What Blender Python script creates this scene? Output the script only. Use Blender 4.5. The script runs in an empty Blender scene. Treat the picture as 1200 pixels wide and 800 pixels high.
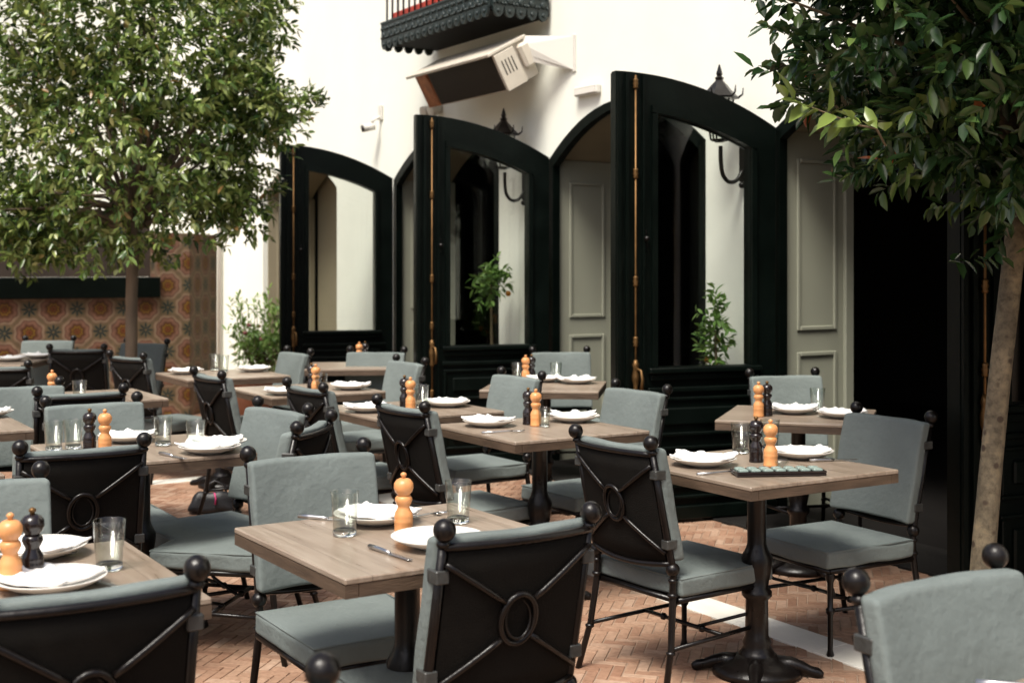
import bpy, math, random
from mathutils import Vector, Matrix
random.seed(7)
PI = math.pi
R = math.radians
C = bpy.context.scene.collection
H = 1.45                                   # eye height
S58, C58 = math.sin(R(58)), math.cos(R(58))
GROT = R(-58)                              # the courtyard grid: local +y points at the white wall, local -x runs along it

def G(n, t, z=0.0):                        # n = distance towards the wall, t = distance along it
    return Vector((S58*n - C58*t, C58*n + S58*t, z))

def at(px, py, z=0.75):                    # place on a horizontal plane, measured from the photograph
    D = 1500*(H-z)/(py-315.0)
    return Vector(((px-600)/1500.0*D, D, z))

# ------------------------------------------------------------------ mesh builder
class MB:
    def __init__(s): s.v=[]; s.f=[]; s.sm=[]; s.uv=None; s.att={}
    def add(s, vs, fs, smooth=False):
        o=len(s.v); s.v += [tuple(v) for v in vs]
        for f in fs: s.f.append(tuple(i+o for i in f)); s.sm.append(smooth)
        return o
    def box(s, x0,x1,y0,y1,z0,z1, M=None, bev=0.0):
        if bev>0:
            b=min(bev,(x1-x0)/2.01,(y1-y0)/2.01,(z1-z0)/2.01)
            vs=[];ids={}
            for i,(X,sx) in enumerate(((x0,1),(x1,-1))):
                for j,(Y,sy) in enumerate(((y0,1),(y1,-1))):
                    for k,(Z,sz) in enumerate(((z0,1),(z1,-1))):
                        ids[(i,j,k,0)]=len(vs); vs.append((X,Y+sy*b,Z+sz*b))
                        ids[(i,j,k,1)]=len(vs); vs.append((X+sx*b,Y,Z+sz*b))
                        ids[(i,j,k,2)]=len(vs); vs.append((X+sx*b,Y+sy*b,Z))
            fs=[]
            q=[(0,0),(1,0),(1,1),(0,1)]
            for i in (0,1): fs.append([ids[(i,a,c,0)] for a,c in (q if i else q[::-1])])
            for j in (0,1): fs.append([ids[(a,j,c,1)] for a,c in (q[::-1] if j else q)])
            for k in (0,1): fs.append([ids[(a,c,k,2)] for a,c in (q if k else q[::-1])])
            for j in (0,1):
                for k in (0,1):
                    f=[ids[(0,j,k,1)],ids[(1,j,k,1)],ids[(1,j,k,2)],ids[(0,j,k,2)]]; fs.append(f if j==k else f[::-1])
            for i in (0,1):
                for k in (0,1):
                    f=[ids[(i,0,k,2)],ids[(i,1,k,2)],ids[(i,1,k,0)],ids[(i,0,k,0)]]; fs.append(f if i==k else f[::-1])
            for i in (0,1):
                for j in (0,1):
                    f=[ids[(i,j,0,0)],ids[(i,j,1,0)],ids[(i,j,1,1)],ids[(i,j,0,1)]]; fs.append(f if i==j else f[::-1])
                    for k in (0,1):
                        f=[ids[(i,j,k,0)],ids[(i,j,k,1)],ids[(i,j,k,2)]]
                        fs.append(f if (i+j+k)%2==0 else f[::-1])
        else:
            vs=[(x,y,z) for x in (x0,x1) for y in (y0,y1) for z in (z0,z1)]
            fs=[(0,1,3,2),(4,6,7,5),(0,4,5,1),(2,3,7,6),(0,2,6,4),(1,5,7,3)]
        if M is not None: vs=[M@Vector(v) for v in vs]
        s.add(vs,fs); return s
    def lathe(s, prof, seg=24, M=None, smooth=True, sq=None):      # prof: (r,z) pairs
        vs=[];fs=[];n=len(prof)
        for r,z in prof:
            for k in range(seg):
                a=2*PI*k/seg; vs.append((r*math.cos(a),r*math.sin(a),z))
        for i in range(n-1):
            for k in range(seg):
                k2=(k+1)%seg; fs.append((i*seg+k,i*seg+k2,(i+1)*seg+k2,(i+1)*seg+k))
        if prof[0][0]>1e-5: fs.append(tuple(range(seg))[::-1])
        if prof[-1][0]>1e-5: fs.append(tuple((n-1)*seg+k for k in range(seg)))
        if M is not None: vs=[M@Vector(v) for v in vs]
        s.add(vs,fs,smooth); return s
    def ball(s, c, r, seg=20, rings=12, sc=(1,1,1)):
        prof=[(r*math.sin(PI*i/rings), -r*math.cos(PI*i/rings)) for i in range(rings+1)]
        prof[0]=(1e-6,-r); prof[-1]=(1e-6,r)
        M=Matrix.Translation(Vector(c))@Matrix.Diagonal((sc[0],sc[1],sc[2],1))
        return s.lathe(prof,seg,M)
    def tube(s, pts, rad, seg=8, caps=True, flat=1.0):
        pts=[Vector(p) for p in pts]; n=len(pts)
        rs = rad if isinstance(rad,(list,tuple)) else [rad]*n
        vs=[];fs=[]; up=None
        for i,p in enumerate(pts):
            d=(pts[min(i+1,n-1)]-pts[max(i-1,0)]).normalized()
            if up is None:
                up=Vector((0,0,1)) if abs(d.z)<.9 else Vector((0,1,0))
            a=(up-d*up.dot(d)).normalized(); up=a; b=d.cross(a)
            for k in range(seg):
                w=2*PI*k/seg; vs.append(p+(a*math.cos(w)+b*math.sin(w)*flat)*rs[i])
        for i in range(n-1):
            for k in range(seg):
                k2=(k+1)%seg; fs.append((i*seg+k,i*seg+k2,(i+1)*seg+k2,(i+1)*seg+k))
        if caps: fs.append(tuple(range(seg))[::-1]); fs.append(tuple((n-1)*seg+k for k in range(seg)))
        s.add(vs,fs,True); return s
    def prism(s, poly, y0, y1):              # polygon in xz extruded along y
        n=len(poly); vs=[(x,y0,z) for x,z in poly]+[(x,y1,z) for x,z in poly]
        fs=[tuple(range(n)),tuple(range(2*n-1,n-1,-1))]
        for i in range(n): j=(i+1)%n; fs.append((i,i+n,j+n,j))
        s.add(vs,fs); return s
    def build(s, name, mat, parent=None, loc=None, rotz=None):
        me=bpy.data.meshes.new(name); me.from_pydata(s.v,[],s.f); me.update()
        me.polygons.foreach_set('use_smooth', s.sm)
        if s.uv:
            uvl=me.uv_layers.new(name='UVMap')
            for p in me.polygons:
                for li,vi in zip(p.loop_indices,p.vertices): uvl.data[li].uv=s.uv(me.vertices[vi].co,p)
        for k,vals in s.att.items():
            a=me.attributes.new(k,'FLOAT','POINT'); a.data.foreach_set('value',vals)
        if mat:
            for m in (mat if isinstance(mat,(list,tuple)) else [mat]): me.materials.append(m)
        o=bpy.data.objects.new(name,me); C.objects.link(o)
        if parent: o.parent=parent
        if loc is not None: o.location=loc
        if rotz is not None: o.rotation_euler=(0,0,rotz)
        return o

def fix_normals(o):
    import bmesh
    bm=bmesh.new(); bm.from_mesh(o.data); bmesh.ops.recalc_face_normals(bm,faces=bm.faces); bm.to_mesh(o.data); bm.free(); return o

def thing(name, label, cat, loc=(0,0,0), rotz=0, group=None):
    o=bpy.data.objects.new(name,None); C.objects.link(o); o.location=loc; o.rotation_euler=(0,0,rotz)
    o.empty_display_size=.1
    return tag(o,label,cat,group)
def tag(o,label=None,cat=None,group=None,kind=None):
    if label: o['label']=label
    if cat: o['category']=cat
    if group: o['group']=group
    if kind: o['kind']=kind
    return o
def copy_tree(o,parent=None):
    c=o.copy(); C.objects.link(c); c.parent=parent
    for ch in list(o.children): copy_tree(ch,c)
    return c

# ------------------------------------------------------------------ materials
def mat(name, col, rough=.5, metal=0, spec=.5, noise=0, nscale=8, bump=0, bscale=60, coat=0, sheen=0, stretch=None, weave=False, vary=0):
    m=bpy.data.materials.new(name); m.use_nodes=True; nt=m.node_tree; b=nt.nodes['Principled BSDF']
    b.inputs['Base Color'].default_value=(*col,1); b.inputs['Roughness'].default_value=rough
    b.inputs['Metallic'].default_value=metal; b.inputs['Specular IOR Level'].default_value=spec
    b.inputs['Coat Weight'].default_value=coat
    if sheen: b.inputs['Sheen Weight'].default_value=sheen
    tc=nt.nodes.new('ShaderNodeTexCoord'); co=tc.outputs['Object']
    oi=nt.nodes.new('ShaderNodeObjectInfo')
    ad=nt.nodes.new('ShaderNodeVectorMath'); ad.operation='MULTIPLY_ADD'
    ad.inputs[1].default_value=stretch or (1,1,1)
    mu=nt.nodes.new('ShaderNodeMath'); mu.operation='MULTIPLY'; mu.inputs[1].default_value=37.0
    nt.links.new(oi.outputs['Random'],mu.inputs[0]); nt.links.new(mu.outputs[0],ad.inputs[2]); nt.links.new(co,ad.inputs[0]); co=ad.outputs[0]
    if noise:
        n=nt.nodes.new('ShaderNodeTexNoise'); n.inputs['Scale'].default_value=nscale; n.inputs['Detail'].default_value=5
        nt.links.new(co,n.inputs['Vector'])
        r=nt.nodes.new('ShaderNodeValToRGB')
        r.color_ramp.elements[0].position=.25; r.color_ramp.elements[1].position=.75
        r.color_ramp.elements[0].color=(*[c*(1-noise) for c in col],1); r.color_ramp.elements[1].color=(*[min(1,c*(1+noise)) for c in col],1)
        nt.links.new(n.outputs['Fac'],r.inputs[0]); nt.links.new(r.outputs[0],b.inputs['Base Color'])
        rr=nt.nodes.new('ShaderNodeMapRange'); rr.inputs[3].default_value=max(0,rough-.1); rr.inputs[4].default_value=min(1,rough+.12)
        nt.links.new(n.outputs['Fac'],rr.inputs[0]); nt.links.new(rr.outputs[0],b.inputs['Roughness'])
    if bump:
        n2=nt.nodes.new('ShaderNodeTexNoise'); n2.inputs['Scale'].default_value=bscale; n2.inputs['Detail'].default_value=4
        nt.links.new(co,n2.inputs['Vector'])
        bp=nt.nodes.new('ShaderNodeBump'); bp.inputs['Strength'].default_value=bump; bp.inputs['Distance'].default_value=.01
        nt.links.new(n2.outputs['Fac'],bp.inputs['Height']); nt.links.new(bp.outputs[0],b.inputs['Normal'])
    q=NT(nt)
    if vary:
        src=b.inputs['Base Color'].links[0].from_socket
        cv=q.ramp(oi.outputs['Random'],[(0,(1-vary,1-vary,1-vary)),(1,(1+vary*.5,1+vary*.5,1+vary*.45))])
        nt.links.new(q.mix(1.0,src,cv,'MULTIPLY'),b.inputs['Base Color'])
    if weave:
        sx=nt.nodes.new('ShaderNodeSeparateXYZ'); nt.links.new(tc.outputs['Object'],sx.inputs[0])
        wv=q.m('MULTIPLY',q.m('SINE',q.m('MULTIPLY',sx.outputs[0],2600)),q.m('SINE',q.m('MULTIPLY',q.m('ADD',sx.outputs[1],sx.outputs[2]),2600)))
        b2=nt.nodes.new('ShaderNodeBump'); b2.inputs['Strength'].default_value=.35; b2.inputs['Distance'].default_value=.0008
        nt.links.new(wv,b2.inputs['Height']); nt.links.new(b.inputs['Normal'].links[0].from_socket,b2.inputs['Normal']); nt.links.new(b2.outputs[0],b.inputs['Normal'])
        n3=nt.nodes.new('ShaderNodeTexNoise'); n3.inputs['Scale'].default_value=14; n3.inputs['Detail'].default_value=3; nt.links.new(co,n3.inputs['Vector'])
        b3=nt.nodes.new('ShaderNodeBump'); b3.inputs['Strength'].default_value=.3; b3.inputs['Distance'].default_value=.012
        nt.links.new(n3.outputs['Fac'],b3.inputs['Height']); nt.links.new(b2.outputs[0],b3.inputs['Normal']); nt.links.new(b3.outputs[0],b.inputs['Normal'])
    return m

class NT:
    def __init__(s,nt): s.nt=nt
    def m(s,op,a,b=None,c=None):
        n=s.nt.nodes.new('ShaderNodeMath'); n.operation=op
        for i,x in enumerate((a,b,c)):
            if x is None: continue
            if isinstance(x,(int,float)): n.inputs[i].default_value=x
            else: s.nt.links.new(x,n.inputs[i])
        return n.outputs[0]
    def ramp(s,fac,els,interp='LINEAR'):
        r=s.nt.nodes.new('ShaderNodeValToRGB'); r.color_ramp.interpolation=interp
        e=r.color_ramp.elements
        while len(e)<len(els): e.new(.5)
        for i,(p,c) in enumerate(els): e[i].position=p; e[i].color=(*c,1)
        s.nt.links.new(fac,r.inputs[0]); return r.outputs[0]
    def mix(s,f,a,b,mode='MIX'):
        n=s.nt.nodes.new('ShaderNodeMix'); n.data_type='RGBA'; n.blend_type=mode
        for i,x in ((0,f),(6,a),(7,b)):
            if isinstance(x,(int,float)): n.inputs[i].default_value=x
            elif isinstance(x,tuple): n.inputs[i].default_value=(*x,1)
            else: s.nt.links.new(x,n.inputs[i])
        return n.outputs[2]

M={}
M['iron']=mat('black_iron',(.0045,.0033,.003),.3,noise=.3,nscale=14,bump=.12,bscale=90,spec=.34)
M['pewter']=mat('worn_iron',(.035,.036,.034),.42,noise=.4,nscale=30,bump=.2)
M['cushion']=mat('grey_green_fabric',(.152,.178,.172),.85,noise=.12,nscale=6,bump=.3,bscale=48,spec=.25,weave=True,vary=.14)
M['panel']=mat('dark_weave',(.006,.0052,.0042),.8,spec=.12,noise=.3,nscale=30,bump=.3,bscale=260)
M['white']=mat('white_plaster',(.80,.81,.735),.85,noise=.05,nscale=1.1,bump=.4,bscale=9,spec=.2,stretch=(1,1,.5))
M['jamb']=mat('sage_paint',(.27,.275,.215),.5,noise=.06,nscale=2)
M['tan']=mat('tan_paint',(.27,.235,.16),.6,noise=.08,nscale=2)
M['door']=mat('black_green_paint',(.0016,.0034,.0026),.36,noise=.4,nscale=5,bump=.12,bscale=24,spec=.16)
M['brass']=mat('aged_brass',(.15,.08,.028),.45,metal=.7,noise=.3,nscale=25)
M['ceramic']=mat('white_ceramic',(.72,.69,.64),.22,spec=.5)
M['napkin']=mat('white_linen',(.85,.84,.82),.9,bump=.3,bscale=90)
M['millwood']=mat('orange_beech',(.60,.27,.10),.38,noise=.18,nscale=12,stretch=(3,3,.6))
M['millblack']=mat('black_lacquer',(.012,.008,.008),.2,spec=.6)
M['steel']=mat('steel',(.55,.55,.55),.28,metal=1)
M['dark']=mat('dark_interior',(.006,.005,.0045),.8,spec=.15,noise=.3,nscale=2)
M['interior']=mat('brown_interior',(.035,.022,.015),.7,noise=.4,nscale=3)
M['terracotta']=mat('terracotta',(.42,.17,.09),.75,noise=.2,nscale=8,bump=.2,bscale=60)
M['soil']=mat('soil',(.03,.02,.013),.9,bump=.5,bscale=80)
M['stone']=mat('pale_limestone',(.62,.60,.54),.8,noise=.12,nscale=5,bump=.25,bscale=60)
M['grout']=mat('grout',(.27,.19,.135),.9,noise=.25,nscale=3,bump=.3,bscale=70)
M['darkfill']=mat('near_black_fill',(.010,.009,.008),.7,spec=.2,noise=.3,nscale=4,bump=.2)
M['heater']=mat('cream_enamel',(.55,.50,.42),.4,noise=.1,nscale=6)
M['heatgrille']=mat('heater_mesh',(.055,.045,.037),.45,metal=.4,noise=.3,nscale=40)
M['copper']=mat('heated_copper',(.42,.17,.08),.4,metal=.6,noise=.4,nscale=16)
M['red']=mat('red_paint',(.50,.05,.03),.5,noise=.2)
M['frieze']=mat('cast_frieze',(.012,.021,.021),.45,noise=.3,nscale=30,bump=.3,bscale=70)
M['whiteplastic']=mat('white_plastic',(.62,.60,.55),.4)
M['bark']=mat('mottled_bark',(.155,.125,.08),.85,noise=.6,nscale=9,bump=.7,bscale=28,stretch=(1,1,.45))
M['barkgrey']=mat('brown_bark',(.15,.11,.075),.85,noise=.3,nscale=14,bump=.6,bscale=40,stretch=(1,1,.3))
M['twig']=mat('twig',(.12,.085,.045),.8)
M['trayglaze']=mat('pale_green_glaze',(.20,.26,.235),.2)
M['orange']=mat('orange_fruit',(.65,.24,.02),.4,bump=.2,bscale=200)
M['blackleather']=mat('black_leather',(.012,.012,.014),.4,bump=.3,bscale=120)
M['pink']=mat('pink_cloth',(.65,.05,.2),.7)
M['roof']=mat('brown_roof_tiles',(.12,.07,.045),.8,noise=.3,nscale=9,bump=.4,bscale=20)

def tree_bark_spots(m):
    nt=m.node_tree; q=NT(nt); b=nt.nodes['Principled BSDF']; src=b.inputs['Base Color'].links[0].from_socket
    tc=nt.nodes.new('ShaderNodeTexCoord')
    n=nt.nodes.new('ShaderNodeTexNoise'); n.inputs['Scale'].default_value=30; n.inputs['Detail'].default_value=8; n.inputs['Roughness'].default_value=.7; nt.links.new(tc.outputs['Object'],n.inputs['Vector'])
    src=q.mix(.8,src,q.ramp(n.outputs['Fac'],[(.35,(.35,.33,.3)),(.5,(.9,.9,.9)),(.65,(1.35,1.3,1.2))]),'MULTIPLY')
    v=nt.nodes.new('ShaderNodeTexVoronoi'); v.inputs['Scale'].default_value=16
    nt.links.new(tc.outputs['Object'],v.inputs['Vector'])
    f=q.ramp(v.outputs['Distance'],[(0,(1,1,1)),(.16,(.9,.9,.9)),(.24,(0,0,0))])
    nt.links.new(q.mix(f,src,(.045,.028,.017)),b.inputs['Base Color'])
tree_bark_spots(M['bark'])

def wood_mat():
    m=mat('weathered_wood',(.3,.24,.19),.42,spec=.5); nt=m.node_tree; q=NT(nt); b=nt.nodes['Principled BSDF']
    tc=nt.nodes.new('ShaderNodeTexCoord'); oi=nt.nodes.new('ShaderNodeObjectInfo')
    sx=nt.nodes.new('ShaderNodeSeparateXYZ'); nt.links.new(tc.outputs['Object'],sx.inputs[0])
    plank=q.m('FLOOR',q.m('MULTIPLY',sx.outputs[1],7.25))
    off=q.m('ADD',q.m('MULTIPLY',plank,3.7),q.m('MULTIPLY',oi.outputs['Random'],50))
    cb=nt.nodes.new('ShaderNodeCombineXYZ')
    nt.links.new(q.m('ADD',q.m('MULTIPLY',sx.outputs[0],1.6),off),cb.inputs[0])
    nt.links.new(q.m('MULTIPLY',sx.outputs[1],22),cb.inputs[1]); nt.links.new(q.m('MULTIPLY',sx.outputs[2],22),cb.inputs[2])
    n=nt.nodes.new('ShaderNodeTexNoise'); n.inputs['Scale'].default_value=2.2; n.inputs['Detail'].default_value=7; n.inputs['Roughness'].default_value=.65
    nt.links.new(cb.outputs[0],n.inputs['Vector'])
    wn=nt.nodes.new('ShaderNodeTexWhiteNoise'); wn.noise_dimensions='1D'; nt.links.new(off,wn.inputs['W'])
    grain=q.ramp(n.outputs['Fac'],[(.25,(.17,.125,.09)),(.48,(.275,.215,.165)),(.72,(.36,.30,.24))])
    tint=q.ramp(wn.outputs['Value'],[(0,(.82,.80,.78)),(1,(1.0,1.0,1.0))])
    col=q.mix(1.0,grain,tint,'MULTIPLY')
    fr=q.m('ABSOLUTE',q.m('SUBTRACT',q.m('FRACT',q.m('MULTIPLY',sx.outputs[1],7.25)),.5))
    gap=q.m('GREATER_THAN',fr,.492)
    col=q.mix(q.m('MULTIPLY',gap,.55),col,(.06,.04,.03)); nt.links.new(col,b.inputs['Base Color'])
    bp=nt.nodes.new('ShaderNodeBump'); bp.inputs['Strength'].default_value=.18; bp.inputs['Distance'].default_value=.004
    nt.links.new(n.outputs['Fac'],bp.inputs['Height']); nt.links.new(bp.outputs[0],b.inputs['Normal'])
    rr=nt.nodes.new('ShaderNodeMapRange'); rr.inputs[3].default_value=.2; rr.inputs[4].default_value=.42
    nt.links.new(n.outputs['Fac'],rr.inputs[0]); nt.links.new(rr.outputs[0],b.inputs['Roughness'])
    return m
M['wood']=wood_mat()
M['edge']=mat('table_edge_wood',(.075,.048,.03),.55,noise=.4,nscale=7,bump=.2,bscale=40,stretch=(1,1,6))

def brick_mat():
    m=mat('herringbone_brick',(.36,.18,.1),.8,spec=.3); nt=m.node_tree; q=NT(nt); b=nt.nodes['Principled BSDF']
    a=nt.nodes.new('ShaderNodeAttribute'); a.attribute_name='rnd'
    tc=nt.nodes.new('ShaderNodeTexCoord')
    n=nt.nodes.new('ShaderNodeTexNoise'); n.inputs['Scale'].default_value=1.3; n.inputs['Detail'].default_value=6; nt.links.new(tc.outputs['Object'],n.inputs['Vector'])
    n2=nt.nodes.new('ShaderNodeTexNoise'); n2.inputs['Scale'].default_value=45; n2.inputs['Detail'].default_value=4; nt.links.new(tc.outputs['Object'],n2.inputs['Vector'])
    c=q.ramp(a.outputs['Fac'],[(0,(.27,.15,.098)),(.3,(.33,.20,.135)),(.7,(.37,.238,.165)),(1,(.41,.285,.21))])
    c=q.mix(1.0,c,q.ramp(n.outputs['Fac'],[(.3,(.58,.56,.54)),(.7,(1.12,1.10,1.08))]),'MULTIPLY')
    c=q.mix(.5,c,q.ramp(n2.outputs['Fac'],[(.3,(.6,.55,.5)),(.65,(1.1,1.1,1.1))]),'MULTIPLY')
    nt.links.new(c,b.inputs['Base Color'])
    bp=nt.nodes.new('ShaderNodeBump'); bp.inputs['Strength'].default_value=.35; bp.inputs['Distance'].default_value=.004
    nt.links.new(n2.outputs['Fac'],bp.inputs['Height']); nt.links.new(bp.outputs[0],b.inputs['Normal'])
    return m
M['brick']=brick_mat()

def tile_mat():
    m=mat('painted_tiles',(.4,.2,.1),.35); nt=m.node_tree; q=NT(nt); b=nt.nodes['Principled BSDF']
    uv=nt.nodes.new('ShaderNodeUVMap'); uv.uv_map='UVMap'; s=nt.nodes.new('ShaderNodeSeparateXYZ'); nt.links.new(uv.outputs[0],s.inputs[0])
    x=q.m('DIVIDE',s.outputs[0],.215); z=q.m('DIVIDE',s.outputs[1],.215)
    def lat(o):
        a=q.m('ADD',q.m('MULTIPLY',q.m('ADD',x,z),.5),o); c=q.m('ADD',q.m('MULTIPLY',q.m('SUBTRACT',x,z),.5),o)
        da=q.m('SUBTRACT',q.m('FRACT',a),.5); dc=q.m('SUBTRACT',q.m('FRACT',c),.5)
        dx=q.m('ADD',da,dc); dz=q.m('SUBTRACT',da,dc)
        return q.m('SQRT',q.m('ADD',q.m('MULTIPLY',dx,dx),q.m('MULTIPLY',dz,dz))), q.m('ARCTAN2',dz,dx)
    r,th=lat(0.0); pet=q.m('MULTIPLY',q.m('COSINE',q.m('MULTIPLY',th,8)),.03)
    rr=q.m('ADD',r,pet)
    c=q.ramp(rr,[(0,(.10,.022,.012)),(.09,(.36,.13,.05)),(.14,(.10,.03,.018)),(.2,(.44,.26,.05)),(.27,(.13,.045,.025)),(.33,(.24,.11,.075)),(.42,(.40,.22,.16)),(.53,(.26,.13,.095)),(.58,(.50,.38,.28)),(.66,(.32,.21,.14)),(.72,(.26,.20,.12))])
    # a second lattice with the stars
    a=q.m('ADD',q.m('MULTIPLY',q.m('ADD',x,z),.5),0.5); cc=q.m('ADD',q.m('MULTIPLY',q.m('SUBTRACT',x,z),.5),0.5)
    s2,t2=lat(.5)
    star=q.m('LESS_THAN',s2,q.m('ADD',.22,q.m('MULTIPLY',q.m('COSINE',q.m('MULTIPLY',t2,8)),.12)))
    core=q.m('LESS_THAN',s2,.06)
    c=q.mix(star,c,(.035,.06,.065)); c=q.mix(core,c,(.25,.18,.1))
    n=nt.nodes.new('ShaderNodeTexNoise'); n.inputs['Scale'].default_value=14; n.inputs['Detail'].default_value=5
    tc=nt.nodes.new('ShaderNodeTexCoord'); nt.links.new(tc.outputs['Object'],n.inputs['Vector'])
    c=q.mix(.8,c,q.ramp(n.outputs['Fac'],[(.3,(.6,.6,.6)),(.7,(1.1,1.1,1.1))]),'MULTIPLY')
    c=q.mix(1.0,c,(.52,.50,.46),'MULTIPLY'); nt.links.new(c,b.inputs['Base Color']); return m
M['tile']=tile_mat()

def leaf_mat(name, stops, rough=.34):
    m=mat(name,(.05,.1,.03),rough,spec=.5); nt=m.node_tree; q=NT(nt); b=nt.nodes['Principled BSDF']
    a=nt.nodes.new('ShaderNodeAttribute'); a.attribute_name='rnd'
    c=q.ramp(a.outputs['Fac'],stops); nt.links.new(c,b.inputs['Base Color'])
    out=nt.nodes['Material Output']; tr=nt.nodes.new('ShaderNodeBsdfTranslucent'); nt.links.new(c,tr.inputs[0])
    mx=nt.nodes.new('ShaderNodeMixShader'); mx.inputs[0].default_value=.18
    nt.links.new(b.outputs[0],mx.inputs[1]); nt.links.new(tr.outputs[0],mx.inputs[2]); nt.links.new(mx.outputs[0],out.inputs[0]); return m
M['leafL']=leaf_mat('olive_leaves',[(0,(.018,.042,.012)),(.3,(.075,.13,.028)),(.6,(.21,.27,.07)),(.9,(.42,.46,.18)),(1,(.36,.22,.08))],.24)
M['leafR']=leaf_mat('laurel_leaves',[(0,(.008,.024,.009)),(.5,(.034,.075,.022)),(.8,(.095,.155,.04)),(.93,(.16,.21,.05)),(.985,(.16,.22,.05)),(.995,(.32,.09,.03))],.24)
M['leafP']=leaf_mat('fresh_leaves',[(0,(.045,.11,.02)),(.6,(.13,.25,.05)),(1,(.25,.38,.09))],.45)
M['flower']=mat('dull_pink_flowers',(.30,.10,.09),.7)

def pane_mat():
    m=bpy.data.materials.new('window_glass'); m.use_nodes=True; nt=m.node_tree; nt.nodes.remove(nt.nodes['Principled BSDF'])
    t=nt.nodes.new('ShaderNodeBsdfTransparent'); t.inputs[0].default_value=(.90,.92,.90,1)
    g=nt.nodes.new('ShaderNodeBsdfGlossy'); g.inputs['Roughness'].default_value=.02
    q=NT(nt); f=nt.nodes.new('ShaderNodeLayerWeight'); f.inputs[0].default_value=.5
    fo=q.m('ADD',.06,q.m('MULTIPLY',q.m('POWER',f.outputs['Facing'],4.0),.75))
    mx=nt.nodes.new('ShaderNodeMixShader'); nt.links.new(fo,mx.inputs[0]); nt.links.new(t.outputs[0],mx.inputs[1]); nt.links.new(g.outputs[0],mx.inputs[2])
    nt.links.new(mx.outputs[0],nt.nodes['Material Output'].inputs[0]); return m
M['pane']=pane_mat()
def glass_mat():
    m=bpy.data.materials.new('tumbler_glass'); m.use_nodes=True; b=m.node_tree.nodes['Principled BSDF']
    b.inputs['Base Color'].default_value=(.95,.97,.95,1); b.inputs['Roughness'].default_value=.02
    b.inputs['Transmission Weight'].default_value=1; b.inputs['IOR'].default_value=1.42; return m
M['glass']=M['pane']; M['base_glass']=glass_mat()

# ------------------------------------------------------------------ soft box (cushions, napkins)
def soft_box(a,b,c,r,n=12,crown=0.0,fn=None,wr=0.0,seed=0):
    mb=MB(); idx={}; vs=[]; fs=[]
    rnd=random.Random(seed); ph=[rnd.uniform(0,6.28) for _ in range(8)]
    def P(p):
        d=(a,b,c); q=[max(-(d[i]-r),min(d[i]-r,p[i])) for i in range(3)]
        v=Vector([p[i]-q[i] for i in range(3)])
        if v.length>1e-9: v=v.normalized()*r
        w=Vector(q)+v
        if w.z>0: w.z+=crown*max(0,1-(w.x/a)**2)*max(0,1-(w.y/b)**2)
        if wr:
            w.z+=wr*(math.sin(w.x*23+ph[0]+3*math.sin(w.y*9+ph[1]))+math.sin(w.y*31+ph[2]))*.5
            w.x+=wr*.6*math.sin(w.y*27+w.z*40+ph[3]); w.y+=wr*.6*math.sin(w.x*29+w.z*33+ph[4])
        if fn: w=fn(w)
        return w
    def lin(d):  # sample positions, dense near edges
        e=[-d,-d+r*.3,-d+r*.65,-d+r]; k=max(2,n)
        mid=[-(d-r)+2*(d-r)*i/k for i in range(1,k)]
        return e+mid+[-x for x in reversed(e)]
    X,Y,Z=lin(a),lin(b),lin(c)
    def vid(p):
        key=tuple(round(x,6) for x in p)
        if key not in idx: idx[key]=len(vs); vs.append(P(p))
        return idx[key]
    for (U,V,f) in ((X,Y,lambda u,v:(u,v,c)),(Y,X,lambda u,v:(v,u,-c)),(Y,Z,lambda u,v:(a,u,v)),(Z,Y,lambda u,v:(-a,v,u)),(Z,X,lambda u,v:(v,b,u)),(X,Z,lambda u,v:(u,-b,v))):
        for i in range(len(U)-1):
            for j in range(len(V)-1):
                fs.append((vid(f(U[i],V[j])),vid(f(U[i+1],V[j])),vid(f(U[i+1],V[j+1])),vid(f(U[i],V[j+1]))))
    mb.add(vs,fs,True); return mb

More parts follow.
